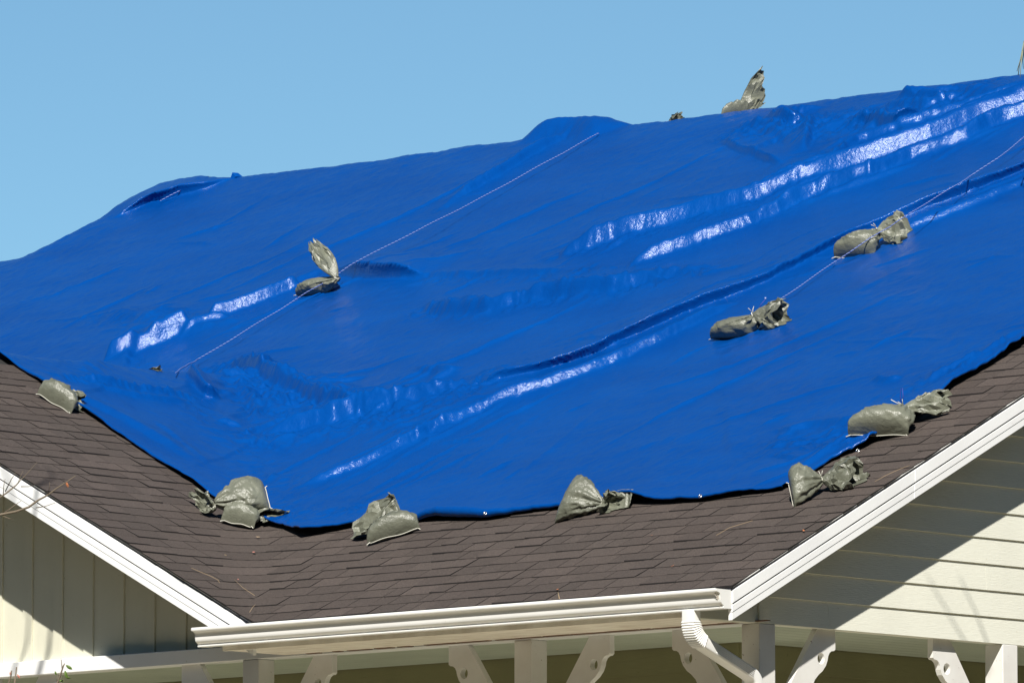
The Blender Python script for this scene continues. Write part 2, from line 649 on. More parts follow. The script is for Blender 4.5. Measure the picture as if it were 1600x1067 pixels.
for side, tL in (('R', YR), ('L', XV - XR)):
    tb = -0.012 if side == 'R' else -0.01
    bnd = [tb, tb + (1.62 if side == 'R' else 2.0), tL] if side == 'R' else [tb, 1.35, tL]
    slope_strip('drip_edge', side, tb, tL, 0.000, 0.008, -0.03, 0.010, M_METAL)
    slope_strip('shadow_strip', side, tb, tL, 0.008, 0.024, -0.03, 0.001, M_DARK_EDGE)
    for a, b_ in zip(bnd[:-1], bnd[1:]):
        slope_strip('rake_board_upper', side, a, b_ - 0.0015, 0.024, 0.098, -0.03, 0.006, M_WHITE)
    slope_strip('shadow_strip', side, tb, tL, 0.096, 0.110, -0.03, -0.014, M_DARK_EDGE)
    for a, b_ in zip(bnd[:-1], bnd[1:]):
        slope_strip('rake_board_lower', side, a, b_ - 0.0015, 0.108, 0.150, -0.03, 0.002, M_WHITE)
        slope_strip('rake_board_lower', side, a, b_ - 0.0015, 0.1515, 0.196, -0.03, -0.001, M_WHITE)

# right gable wall ----------------------------------------------------
gw = hp(MB().prism([(WB - 0.03, 0.02, ZH), (WB - 0.03, YEND - 0.02, ZH), (WB - 0.03, YR, T * YR - 0.06), (WB - 0.03, 0.02, -0.03)],
                   (-0.06, 0, 0)).build('gable_wall', M_BOARD_B))
gw['label'] = 'right gable wall of cream horizontal lap boards'
EXB = 0.158
zb = ZH
i = 0
joints = [1.16, 3.9, 2.6, 4.4, 1.0, 3.1, 2.0, 4.0]
while zb < 4.2:
    zt = zb + EXB + 0.012
    yr_b = 7.5
    jn = joints[i % len(joints)]
    y_lo, y_hi = max(0.03, zb / T + 0.06), max(0.03, zt / T + 0.06)
    cuts = [None, jn, None] if jn > y_hi + 0.3 else [None, None]
    lft = (y_lo, y_hi)
    for c in cuts[1:]:
        rgt = (c - 0.0012, c - 0.0012) if c else (yr_b, yr_b)
        v = []
        for xo_b, xo_t in ((WB - 0.022, WB - 0.029), (WB, WB - 0.011)):
            v += [(xo_b, lft[0], zb), (xo_b, rgt[0], zb), (xo_t, rgt[1], zt), (xo_t, lft[1], zt)]
        f = [(3, 2, 1, 0), (4, 5, 6, 7), (0, 1, 5, 4), (1, 2, 6, 5), (2, 3, 7, 6), (3, 0, 4, 7)]
        mesh_obj('siding_board', v, f, M_BOARD_B, gw)
        if c:
            lft = (c + 0.0012, c + 0.0012)
    zb += EXB
    i += 1

# corner trim seen beside the rake foot
hp(MB().box((WB - 0.05, WA - 0.006, ZH + 0.004), (WB + 0.004, WA + 0.085, 0.22)).build('corner_trim', M_BOARD_B))

# left gable wall: boards and battens ---------------------------------
XF = 2 * XR - XV
lw = hp(MB().prism([(XV - 0.05, WA2 + 0.03, -0.12), (XR, WA2 + 0.03, T * (XV - XR) - 0.06), (XF + 0.05, WA2 + 0.03, -0.12)],
                   (0, 0.06, 0)).build('gable_wall', M_BOARD_A))
lw['label'] = 'left gable wall of cream vertical boards and battens'
px0 = -5.655
for k in range(-8, 11):
    xl = px0 - 0.28 * k
    top = lambda x: min(T * (XV - x), T * (x - XF)) - 0.04
    for nm, a, b_, yy in (('wall_board', xl + 0.002, xl + 0.194, WA2 + 0.012), ('batten', xl - 0.083, xl - 0.001, WA2)):
        if max(top(a), top(b_)) < -0.1 or b_ > XV or a < XF:
            continue
        y2 = WA2 + 0.03
        v = []
        for y_ in (yy, y2):
            v += [(a, y_, -0.075), (b_, y_, -0.075), (b_, y_, max(top(b_), -0.07)), (a, y_, max(top(a), -0.07))]
        mesh_obj(nm, v, [(0, 1, 2, 3), (7, 6, 5, 4), (0, 4, 5, 1), (1, 5, 6, 2), (2, 6, 7, 3), (3, 7, 4, 0)], M_BOARD_A, lw)

# header, soffit, fascia ----------------------------------------------
bevel(hp(MB().box((XF, WA, ZH), (WB - 0.10, WA + 0.14, -0.08)).build('header_beam', M_WHITE)), 0.004)
hp(MB().box((WB - 0.15, WA + 0.15, ZH + 0.006), (WB - 0.032, 9.0, -0.02)).build('header_beam', M_WHITE))
hp(MB().box((XF, WA + 0.16, ZH + 0.012), (WB - 0.16, WA + 0.19, -0.1)).build('header_trim', M_CEIL))
SOFX = XV - 0.23
hp(MB().box((SOFX, -0.004, -0.163), (WB - 0.003, 0.03, -0.03)).build('fascia_board', M_SOFFIT))
so_ = hp(MB().box((SOFX + 0.002, 0.03, -0.160), (WB - 0.004, WA - 0.014, -0.150)).build('soffit', M_SOFFIT))
hp(MB().box((SOFX + 0.002, -0.002, -0.149), (SOFX + 0.02, WA - 0.02, -0.03)).build('soffit_end', M_SEAM))
# brown open joint between soffit and header
mb = MB()
x = SOFX + 0.2
while x < WB - 0.1:
    L = random.uniform(0.03, 0.28)
    w = random.uniform(0.002, 0.009)
    hp(MB().box((x, WA - 0.020 - 2.5 * w, -0.1635), (x + L, WA - 0.0005, -0.158)).build('rotten_joint', M_SEAM))
    x += L + random.choice((0.01, 0.02, 0.05, 0.12))

# porch ---------------------------------------------------------------
PD = 1.22
for k in range(9):
    w = PD / 9
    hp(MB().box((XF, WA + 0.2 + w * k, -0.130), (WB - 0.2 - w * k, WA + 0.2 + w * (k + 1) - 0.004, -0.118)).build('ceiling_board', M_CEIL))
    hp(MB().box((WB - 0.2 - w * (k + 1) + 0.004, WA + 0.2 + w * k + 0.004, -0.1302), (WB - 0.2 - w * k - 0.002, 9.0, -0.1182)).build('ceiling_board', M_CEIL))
yb, xb = WA + 0.2 + PD, WB - 0.2 - PD
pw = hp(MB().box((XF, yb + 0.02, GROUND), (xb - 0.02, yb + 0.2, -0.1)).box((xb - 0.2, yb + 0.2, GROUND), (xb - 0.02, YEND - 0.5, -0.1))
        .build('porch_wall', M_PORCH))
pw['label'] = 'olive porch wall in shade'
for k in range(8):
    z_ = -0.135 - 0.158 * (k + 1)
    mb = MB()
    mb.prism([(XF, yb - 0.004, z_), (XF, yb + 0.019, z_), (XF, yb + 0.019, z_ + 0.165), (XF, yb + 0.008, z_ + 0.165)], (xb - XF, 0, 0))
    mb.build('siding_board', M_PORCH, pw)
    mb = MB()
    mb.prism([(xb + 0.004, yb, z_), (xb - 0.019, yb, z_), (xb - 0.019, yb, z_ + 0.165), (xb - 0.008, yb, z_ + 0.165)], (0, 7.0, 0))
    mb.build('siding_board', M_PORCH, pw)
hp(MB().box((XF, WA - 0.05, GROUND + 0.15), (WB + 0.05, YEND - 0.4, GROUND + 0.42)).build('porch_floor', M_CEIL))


def post(x, y, mat=M_POST):
    w = 0.14
    o = hp(MB().box((x - w, y, GROUND + 0.42), (x, y + w, ZH - 0.001)).build('post', mat))
    return bevel(o, 0.005, 2)


def bracket(x, y, axis, sgn):
    """scrolled corner bracket with two round holes; axis 'x' or 'y', sgn = direction away from the post"""
    outer = [(0.59, 0.0), (0.59, 0.112), (0.578, 0.122), (0.556, 0.124), (0.538, 0.135), (0.526, 0.155), (0.520, 0.18),
             (0.505, 0.212), (0.475, 0.245), (0.44, 0.268), (0.405, 0.30), (0.385, 0.34), (0.365, 0.40), (0.33, 0.45),
             (0.28, 0.485), (0.23, 0.52), (0.19, 0.57), (0.15, 0.64), (0.10, 0.71), (0.06, 0.75), (0.0, 0.77), (0.0, 0.60)]
    inner = [(0.43, 0.0)]
    bm = bmesh.new()
    th = 0.042
    poly = outer + inner

    def P(u, v, o_):
        if axis == 'x':
            return (x + sgn * u, y + o_, ZH - v)
        return (x + o_, y + sgn * u, ZH - v)
    # polygon with holes via triangle fill
    loops = [poly]
    for (hu, hv, hr) in ((0.462, 0.172, 0.034), (0.255, 0.415, 0.040)):
        loops.append([(hu + hr * 0.92 * math.cos(a * math.pi / 10), hv + hr * math.sin(a * math.pi / 10)) for a in range(20)])
    es = []
    for lp in loops:
        vv = [bm.verts.new(P(u, v, 0)) for u, v in lp]
        es += [bm.edges.new((vv[i], vv[(i + 1) % len(vv)])) for i in range(len(vv))]
    r = bmesh.ops.triangle_fill(bm, edges=es, use_beauty=True, use_dissolve=False)
    fs = [e for e in r['geom'] if isinstance(e, bmesh.types.BMFace)]
    ex = bmesh.ops.extrude_face_region(bm, geom=fs)
    vec = (0, th, 0) if axis == 'x' else (-th, 0, 0)
    bmesh.ops.translate(bm, vec=vec, verts=[q for q in ex['geom'] if isinstance(q, bmesh.types.BMVert)])
    bmesh.ops.recalc_face_normals(bm, faces=bm.faces)
    me = bpy.data.meshes.new('bracket')
    bm.to_mesh(me)
    bm.free()
    me.materials.append(M_POST)
    o = bpy.data.objects.new('bracket', me)
    COL.objects.link(o)
    return hp(o)


def xat(px, y, z):
    """x of the point at depth plane y and height z on a pixel column"""
    d = ray(px, 533.5)
    # column plane: contains camera, UP, d
    n = np.cross(UP, d)
    return (float(n @ CAM) - n[1] * y - n[2] * z) / n[0]


def yat(px, x, z):
    d = ray(px, 533.5)
    n = np.cross(UP, d)
    return (float(n @ CAM) - n[0] * x - n[2] * z) / n[1]


posts_x = [WB, xat(830, WA, -0.3), xat(404, WA, -0.3), xat(-20, WA, -0.3)]
for i, x in enumerate(posts_x):
    post(x, WA)
    bracket(x - 0.14, WA + 0.05, 'x', -1)
    if i:
        bracket(x, WA + 0.05, 'x', 1)
py2 = yat(1567, WB, -0.3)
# posts along the right gable: their corner towards the camera sits on the wall plane
post(WB, py2)
bracket(WB - 0.05, WA + 0.14, 'y', 1)
bracket(WB - 0.05, py2, 'y', -1)
bracket(WB - 0.05, py2 + 0.14, 'y', 1)

# gutter and downspout ------------------------------------------------
prof = [(-0.004, -0.028), (-0.004, -0.136), (-0.070, -0.1365), (-0.077, -0.139), (-0.083, -0.137), (-0.085, -0.131), (-0.081, -0.126),
        (-0.080, -0.122), (-0.089, -0.115), (-0.098, -0.109), (-0.1035, -0.102), (-0.106, -0.090), (-0.1075, -0.076),
        (-0.109, -0.064), (-0.111, -0.056), (-0.117, -0.049), (-0.128, -0.044), (-0.139, -0.0425), (-0.1415, -0.038), (-0.1415, -0.026),
        (-0.139, -0.0225), (-0.131, -0.0222), (-0.126, -0.026), (-0.125, -0.034),
        (-0.117, -0.0445), (-0.108, -0.052), (-0.106, -0.064), (-0.1045, -0.076), (-0.103, -0.090), (-0.1005, -0.100), (-0.078, -0.119),
        (-0.070, -0.1325), (-0.0075, -0.1325), (-0.0075, -0.028)]
GXL = xat(299, -0.14, -0.03)
mb = MB()
n = len(prof)
xs = [GXL, -0.012]
mb.add([(x, y, z) for x in xs for y, z in prof],
       [(i, (i + 1) % n, n + (i + 1) % n, n + i) for i in range(n)])
gut = hp(mb.build('gutter', M_METAL, smooth=True))
gut.data.set_sharp_from_angle(angle=0.7)
capp = prof[:20]
for x0_, x1_ in ((GXL - 0.002, GXL + 0.002), (-0.012, -0.002)):
    c = mesh_obj('end_cap', [(x, y, z) for x in (x0_, x1_) for y, z in capp],
                 [tuple(range(20)), tuple(range(20, 40))[::-1]] + [(i, (i + 1) % 20, 20 + (i + 1) % 20, 20 + i) for i in range(20)],
                 M_METAL, gut)
# sealant smear at the right end
mb = MB()
for k in range(9):
    a = k / 9
    yy, zz = -0.125 + 0.05 * a, -0.045 - 0.085 * a
    mb.tube([(-0.015, yy, zz), (-0.028 - 0.006 * random.random(), yy - 0.004, zz - 0.005), (-0.015, yy + 0.004, zz - 0.010)], 0.003, 5)
mb.build('sealant', M_SOFFIT, gut)

ds = hp(MB().box((0, 0, 0), (0.001, 0.001, 0.001)).build('downspout', M_METAL))
bpy.data.objects.remove(ds)
DX = xat(1080, -0.055, -0.2)


def duct(path, ups, w, d, corr=0.0, name='downspout', parent=None):
    """rectangular duct: w along x, d in the bending plane"""
    vs_, fs = [], []
    rounds = []
    rr = 0.012
    for (sx, sy) in ((1, 1), (-1, 1), (-1, -1), (1, -1)):
        for q in range(4):
            a = {(1, 1): 0, (-1, 1): 90, (-1, -1): 180, (1, -1): 270}[(sx, sy)] + q * 30
            rounds.append((sx * (w / 2 - rr) + rr * math.cos(math.radians(a)), sy * (d / 2 - rr) + rr * math.sin(math.radians(a))))
    # corrugate the long faces
    m_ = len(rounds)
    for i, (p, u) in enumerate(zip(path, ups)):
        k = 1.0 + (corr * (1 if i % 2 else -1))
        for (a, b_) in rounds:
            vs_.append((p[0] + a * k, p[1] + b_ * u[0] * k, p[2] + b_ * u[1] * k))
    for i in range(len(path) - 1):
        for j in range(m_):
            fs.append((i * m_ + j, i * m_ + (j + 1) % m_, (i + 1) * m_ + (j + 1) % m_, (i + 1) * m_ + j))
    fs.append(tuple(range(m_)))
    fs.append(tuple(range((len(path) - 1) * m_, len(path) * m_)))
    o = mesh_obj(name, vs_, fs, M_METAL, parent, smooth=True)
    o.data.set_sharp_from_angle(angle=0.9)
    return o


# elbow 1: from vertical to a shallow run towards the wall
dirang = math.radians(-21)      # run direction: y forward, falling
pth, ups = [], []
R0, cy0, cz0 = 0.125, -0.055 + 0.125, -0.195
pth += [(DX, -0.055, -0.135), (DX, -0.055, -0.17)]
ups += [(1, 0), (1, 0)]
NSEG = 26
sweep = math.pi / 2 + dirang
for k in range(NSEG + 1):
    a = math.pi + sweep * k / NSEG
    pth.append((DX, cy0 + R0 * math.cos(a), cz0 + R0 * math.sin(a)))
    ups.append((-math.cos(a), -math.sin(a)))
ds = hp(duct(pth, ups, 0.094, 0.072, 0.0, 'downspout'))
el = duct(pth[2:], ups[2:], 0.099, 0.078, 0.05, 'elbow', ds)
# straight run with shallow flutes
e0 = np.array(pth[-1])
tv = np.array([0, math.cos(dirang), math.sin(dirang)])
upv = (-math.sin(dirang) * -1 * -1, math.cos(dirang))
upv = (math.sin(-dirang), math.cos(dirang))
rl = (WA - 0.10 - e0[1]) / tv[1]
run = duct([tuple(e0 + tv * s) for s in (0, rl)], [upv, upv], 0.092, 0.070, 0, 'run', ds)
for k in range(5):
    off = -0.026 + 0.013 * k
    mb = MB()
    p0 = e0 + tv * 0.10 + np.array([off, upv[0] * 0.0345, upv[1] * 0.0345])
    mb.tube([p0, p0 + tv * (rl - 0.1)], 0.0032, 6)
    mb.build('flute', M_METAL, ds, smooth=True)
    p0 = e0 + tv * 0.10 + np.array([0.0455, upv[0] * (off * .8), upv[1] * (off * .8)])
    mb = MB()
    mb.tube([p0 + tv * (0.0), p0 + tv * (rl - 0.1)], 0.0028, 6)
    mb.build('flute', M_METAL, ds, smooth=True)
e1 = e0 + tv * rl
pth2, ups2 = [], []
for k in range(15):
    a = dirang - (math.pi / 2 + dirang) * k / 14
    pass
cc = e1 + np.array([0, -math.sin(dirang) * -0.085, -math.cos(dirang) * 0.085])
for k in range(15):
    a = (math.pi / 2 + dirang) * (1 - k / 14)
    nrm = np.array([0, math.cos(a), math.sin(a)])
    pth2.append(tuple(cc + 0.085 * nrm))
    ups2.append((nrm[1], nrm[2]))
pth2.append((DX, cc[1] + 0.085, GROUND + 0.2))
ups2.append((1, 0))
duct(pth2, ups2, 0.092, 0.070, 0, 'lower_pipe', ds)

# ------------------------------------------------------------------ tarp
X0, X1, Y1 = -15.6, -0.68, 9.75
EDGE_X = np.array([-16, -10, -8.1, -7.09, -6.08, -5.45, -5.05, -4.72, -4.4, -3.9, -3.16, -2.66, -1.9, -1.4, -1.0, -0.75, 0.5])
EDGE_Y = np.array([1.9, 1.85, 1.80, 1.71, 1.615, 1.50, 1.40, 1.22, 1.34, 1.37, 1.30, 1.37, 1.31, 1.29, 1.33, 1.37, 1.40])
RE_Y = np.array([0, 1.34, 1.5, 1.70, 1.87, 2.05, 2.2, 2.37, 2.75, 3.1, 3.39, 4.5, 6, 9, 12])
RE_X = np.array([-.82, -.82, -.80, -.78, -.655, -.61, -.60, -.63, -.70, -.66, -.63, -.62, -.66, -.64, -.64])


def tarp_base(x, y):
    main = smin(T * y, T * (2 * YR - y), 0.035)
    low = smin(T * y, T * (2 * YR2 - y), 0.05)
    s = 1 / (1 + np.exp(-np.clip((x - XL + 0.16) / 0.035, -30, 30)))
    m = main * s + low * (1 - s)
    cr = smin(T * (XV - x), T * (x - (2 * XR - XV)), 0.02)
    return smax(m, cr, 0.055) + 0.026


def hitf(px, py, fn):
    """first crossing of a pixel ray with the height field fn(x, y)"""
    d = ray(px, py)
    t = np.linspace(38, 70, 1601)
    P = CAM[None] + t[:, None] * d[None]
    w = (P[:, 2] - np.maximum(tarp_base(P[:, 0], P[:, 1]), -.3)) + np.where((P[:, 0] < 0.3) & (P[:, 1] > -0.2), 0, 9)
    k = np.where(w <= 0)[0]
    tc = t[k[0]] if len(k) else t[int(np.argmin(np.abs(w)))]
    t = np.linspace(tc - 1.6, tc + 1.2, 700)
    P = CAM[None] + t[:, None] * d[None]
    dz = P[:, 2] - fn(P[:, 0], P[:, 1])
    ok = (P[:, 0] < 0.3) & (P[:, 1] > -0.2)
    idx = np.where((dz <= 0) & ok)[0]
    if len(idx) == 0:
        idx = [int(np.argmin(np.where(ok, np.abs(dz), 9e9)))]
        return P[idx[0]]
    i = max(idx[0], 1)
    a = dz[i - 1] / (dz[i - 1] - dz[i] + 1e-12)
    return P[i - 1] * (1 - a) + P[i] * a


CD = np.array([math.sin(AZ), -math.cos(AZ)])     # horizontal direction towards the camera
# folds: crest pixels, height, width behind, width in front, lip (overhang shift), end taper
FOLDS = [
    # the long dark fold across the right half
    ([(728, 612), (800, 592), (900, 562), (1000, 520), (1100, 478), (1200, 438), (1300, 385), (1420, 338), (1510, 303), (1610, 262), (1760, 200)], .068, .45, .028, .085, .08),
    ([(1395, 372), (1500, 332), (1610, 288), (1760, 228)], .055, .06, .026, .0, .12),
    # streak just below it
    ([(452, 772), (480, 762), (560, 733), (640, 697), (700, 668), (800, 628), (880, 598), (960, 566), (1060, 522), (1160, 470)], .070, .12, .032, .0, .12),
    ([(560, 700), (680, 650), (760, 622)], .02, .06, .05, 0, .3),
    # bright upper right streaks
    ([(870, 406), (900, 397), (1075, 344), (1162, 321), (1250, 291), (1337, 264), (1447, 225), (1534, 190), (1700, 132)], .12, .20, .050, .0, .07),
    ([(975, 426), (1009, 414), (1119, 375), (1206, 340), (1272, 309), (1359, 283), (1425, 252), (1512, 222), (1569, 195), (1740, 133)], .10, .12, .043, .0, .07),
    ([(1170, 314), (1206, 298), (1294, 259), (1337, 228), (1394, 210), (1525, 168), (1600, 147), (1700, 130)], .055, .06, .026, .0, .07),
    ([(1190, 310), (1360, 247), (1530, 186), (1600, 165), (1720, 130)], .040, .05, .018, .0, .07),
    ([(1240, 330), (1330, 300), (1440, 255)], .03, .06, .03, 0, .3),
    # middle sagging folds
    ([(655, 478), (700, 492), (760, 490), (850, 470), (950, 458), (1020, 442), (1120, 424)], .085, .18, .045, 0, .3),
    ([(660, 432), (740, 433), (820, 430), (900, 424)], .035, .12, .03, 0, .3),
    ([(495, 432), (536, 428), (570, 431), (610, 434), (672, 434)], .12, .30, .045, .20, .40),
    ([(800, 560), (860, 545), (960, 510), (1030, 500)], .012, .06, .05, 0, .3),
    # wrinkles around the head of the valley
    ([(345, 585), (380, 582), (420, 598), (480, 622), (540, 638), (600, 642)], .10, .10, .05, .06, .15),
    ([(403, 683), (474, 671), (555, 652), (626, 636), (700, 617), (742, 600)], .095, .09, .045, .0, .2),
    ([(430, 655), (500, 650), (580, 648), (650, 636)], .035, .05, .05, 0, .3),
    ([(300, 588), (312, 608), (326, 624), (346, 628)], .085, .10, .03, .09, .15),
    ([(365, 600), (378, 612), (395, 640), (402, 668)], .04, .06, .05, .01, .2),
    ([(345, 578), (370, 600), (380, 618)], .03, .05, .05, 0, .2),
    ([(395, 690), (500, 690), (600, 672)], .02, .08, .06, 0, .3),
    ([(490, 590), (520, 592), (540, 586)], .02, .05, .05, 0, .3),
    # bright patches left of the bag
    ([(150, 582), (200, 562), (240, 540), (272, 528), (330, 515), (372, 505)], .05, .16, .055, 0, .12),
    ([(160, 569), (185, 562), (220, 549), (255, 535), (295, 520)], .12, .16, .050, 0, .12),
    ([(322, 506), (370, 488), (420, 469), (470, 449)], .085, .12, .036, 0, .1),
    ([(280, 530), (320, 514), (360, 500)], .05, .10, .022, 0, .3),
    ([(452, 445), (478, 436), (520, 422)], .03, .05, .05, .0, .2),
    ([(155, 498), (200, 500), (245, 503)], .03, .15, .07, 0, .3),
    # small flap slope
    ([(100, 590), (160, 604), (220, 614), (310, 628)], .038, .06, .03, 0, .25),
    ([(150, 606), (220, 624), (300, 634)], .03, .05, .025, 0, .25),
    ([(20, 572), (120, 622), (220, 672), (330, 738)], .03, .14, .09, 0, .3),
    ([(230, 650), (290, 700), (340, 740)], .014, .06, .05, 0, .3),
    # hump on the main ridge and the fold along the rope
    ([(822, 205), (860, 196), (905, 200), (938, 214)], .115, .4, .16, .0, .25),
    ([(900, 205), (840, 240), (790, 272), (740, 300), (690, 330)], .065, .10, .045, .0, .3),
    ([(560, 330), (480, 380), (420, 420)], .018, .12, .10, 0, .3),
    # crumples under the ridge at the right
    ([(1200, 190), (1230, 198), (1258, 192)], .08, .08, .05, .05, .2),
    ([(1255, 240), (1262, 215), (1268, 196), (1282, 188)], .07, .08, .05, .03, .2),
    ([(1320, 205), (1350, 196), (1400, 200), (1440, 180)], .09, .10, .04, .10, .2),
    ([(1400, 165), (1435, 164), (1470, 160), (1492, 153)], .06, .08, .05, .04, .2),
    ([(1380, 172), (1450, 170), (1505, 150)], .04, .08, .05, .02, .2),
    ([(1130, 222), (1170, 240), (1222, 258)], .045, .10, .03, .05, .2),
    ([(1180, 205), (1220, 215), (1240, 230)], .03, .06, .05, 0, .2),
    ([(1490, 150), (1540, 152), (1610, 142)], .045, .10, .06, .0, .2),
    ([(1192, 186), (1240, 182), (1290, 172)], .045, .10, .05, .02, .3),
    ([(1395, 168), (1455, 156), (1512, 142)], .045, .10, .05, .02, .3),
    ([(1150, 205), (1205, 200), (1235, 208)], .04, .06, .035, .03, .3),
    # lower right wrinkles
    ([(1360, 598), (1385, 600), (1410, 594)], .025, .06, .03, .02, .3),
    ([(1440, 606), (1480, 588), (1540, 560), (1600, 520)], .035, .08, .03, 0, .2),
    ([(1485, 600), (1510, 580), (1530, 565)], .03, .05, .022, 0, .2),
    ([(1210, 690), (1260, 668), (1310, 665), (1350, 672)], .035, .10, .04, 0, .25),
    ([(1250, 735), (1300, 705), (1330, 690)], .03, .08, .03, 0, .25),
    ([(1130, 560), (1132, 620), (1142, 700), (1150, 740)], .012, .06, .05, 0, .3),
    ([(800, 752), (880, 690), (960, 620)], .008, .04, .04, 0, .3),
    ([(690, 752), (770, 700), (850, 640)], .008, .04, .04, 0, .3),
    ([(1300, 480), (1400, 430), (1500, 380)], .008, .06, .05, 0, .3),
    ([(900, 730), (1050, 690), (1180, 672)], .008, .10, .08, 0, .3),
    # second layer edge near the left end of the ridge
    ([(170, 346), (225, 322), (262, 312), (320, 296), (372, 278)], .085, .45, .035, .12, .45),
]
NMAIN = len(FOLDS)
fr = np.random.default_rng(77)


def scatter(n, x0, x1, ytop, ybot, hmin, hmax, lmin, lmax, smin_, smax_):
    """small wrinkles spread over an area; ytop / ybot give the band as functions of the column"""
    for _ in range(n):
        px = fr.uniform(x0, x1)
        py = fr.uniform(ytop(px), ybot(px))
        L = fr.uniform(lmin, lmax)
        sl = fr.uniform(smin_, smax_)
        bend = fr.uniform(-.12, .12)
        pts = [(px + L * t, py - sl * L * t + bend * L * (t * t)) for t in (-.5, -.2, .15, .5)]
        h = fr.uniform(hmin, hmax)
        FOLDS.append((pts, h, h * fr.uniform(2.5, 6), h * fr.uniform(.55, 1.2), 0, .45))


top_line = lambda x: 300 - .105 * (x - 300)
low_line = lambda x: 780 if x > 480 else 600 + .35 * x
scatter(85, 60, 1600, lambda x: max(top_line(x) + 25, 420 if x < 150 else 0), lambda x: low_line(x) - 20 if x < 1250 else 560, .006, .016, 40, 190, .0, .6)
scatter(16, 300, 1250, lambda x: 330 - .05 * (x - 300), lambda x: 720, .009, .020, 220, 520, .30, .52)
scatter(9, 420, 900, lambda x: 640, lambda x: 770, .008, .016, 120, 300, .35, .75)
scatter(26, 340, 720, lambda x: 575, lambda x: 705, .014, .034, 30, 110, -.35, .45)
scatter(16, 1170, 1500, lambda x: 188 - .06 * (x - 1170), lambda x: 262 - .1 * (x - 1170), .012, .032, 25, 80, -.5, .9)
scatter(14, 900, 1580, lambda x: 400 - .32 * (x - 900), lambda x: 440 - .33 * (x - 900), .012, .028, 40, 120, .2, .6)
scatter(10, 1190, 1420, lambda x: 640, lambda x: 730 - .1 * (x - 1190), .010, .022, 30, 80, -.3, .6)
scatter(8, 140, 400, lambda x: 490, lambda x: 560, .010, .022, 30, 90, .0, .6)
def spline(pl, m=3):
    out = []
    for i in range(len(pl) - 1):
        p0, p1, p2, p3 = pl[max(i - 1, 0)], pl[i], pl[i + 1], pl[min(i + 2, len(pl) - 1)]
        for k in range(m):
            t = k / m
            out.append(.5 * (2 * p1 + (p2 - p0) * t + (2 * p0 - 5 * p1 + 4 * p2 - p3) * t * t + (3 * p1 - p0 - 3 * p2 + p3) * t ** 3))
    return np.array(out + [pl[-1]])


FP = []
for kf, (pts, h, wb, wf, lip, tp) in enumerate(FOLDS):
    pl = np.array([hitf(px, py, tarp_base)[:2] for px, py in pts])
    if kf < NMAIN:
        pl = spline(pl)
    FP.append((pl, h, wb, wf, lip, tp))


def fold_field(x, y):
    """offset above the base and horizontal lip shift, from all folds"""
    off = np.zeros_like(x)
    sxy = np.zeros_like(x)
    for k, (pl, h, wb, wf, lip, tp) in enumerate(FP):
        m = 3 * max(wb, wf)
        lo, hi = pl.min(0) - m, pl.max(0) + m
        sel = np.where((x > lo[0]) & (x < hi[0]) & (y > lo[1]) & (y < hi[1]))[0]
        if len(sel) == 0:
            continue
        px_, py_ = x[sel], y[sel]
        # wobble so that the folds are not ruler-straight
        px_ = px_ + 0.018 * vnoise(px_, py_, 40 + k, .40, .40) + 0.005 * vnoise(px_, py_, 90 + k, .12, .12)
        py_ = py_ + 0.018 * vnoise(px_, py_, 41 + k, .40, .40)
        best = np.full(len(sel), 1e9)
        side = np.zeros(len(sel))
        tt = np.zeros(len(sel))
        seg = pl[1:] - pl[:-1]
        ln = np.linalg.norm(seg, axis=1)
        cum = np.concatenate([[0], np.cumsum(ln)])
        for i in range(len(seg)):
            ux, uy = seg[i] / ln[i]
            ax, ay = px_ - pl[i, 0], py_ - pl[i, 1]
            q = np.clip(ax * ux + ay * uy, 0, ln[i])
            ex, ey = ax - q * ux, ay - q * uy
            dd = np.hypot(ex, ey)
            nx_, ny_ = -uy, ux
            if nx_ * CD[0] + ny_ * CD[1] < 0:
                nx_, ny_ = -nx_, -ny_
            s = np.sign(ex * nx_ + ey * ny_)
            b = dd < best
            best = np.where(b, dd, best)
            side = np.where(b, s, side)
            tt = np.where(b, (cum[i] + q) / cum[-1], tt)
        taper = np.clip(np.minimum(tt, 1 - tt) / tp, 0, 1)
        taper = taper ** 1.3 * (2.3 - 1.3 * taper)
        modu = 1 + 0.22 * vnoise(tt * cum[-1], tt * 0, 140 + k, .6, 1)
        w = np.where(side > 0, wf, wb)
        r = best / w
        rc = np.clip(r, 0, 1)
        prof_ = np.where(side > 0, 1 - 0.5 * rc - 0.5 * rc * rc * (3 - 2 * rc), np.exp(-r ** 1.5))
        hh = h * taper * modu * prof_
        off[sel] += hh
        if lip:
            sxy[sel] += lip * taper * (1 + .45 * vnoise(tt * cum[-1], tt * 0, 640 + k, .45, 1)) * np.exp(-(best / np.where(side > 0, wf * 0.8, min(.05, wb * 0.35))) ** 1.15)
    return off, sxy


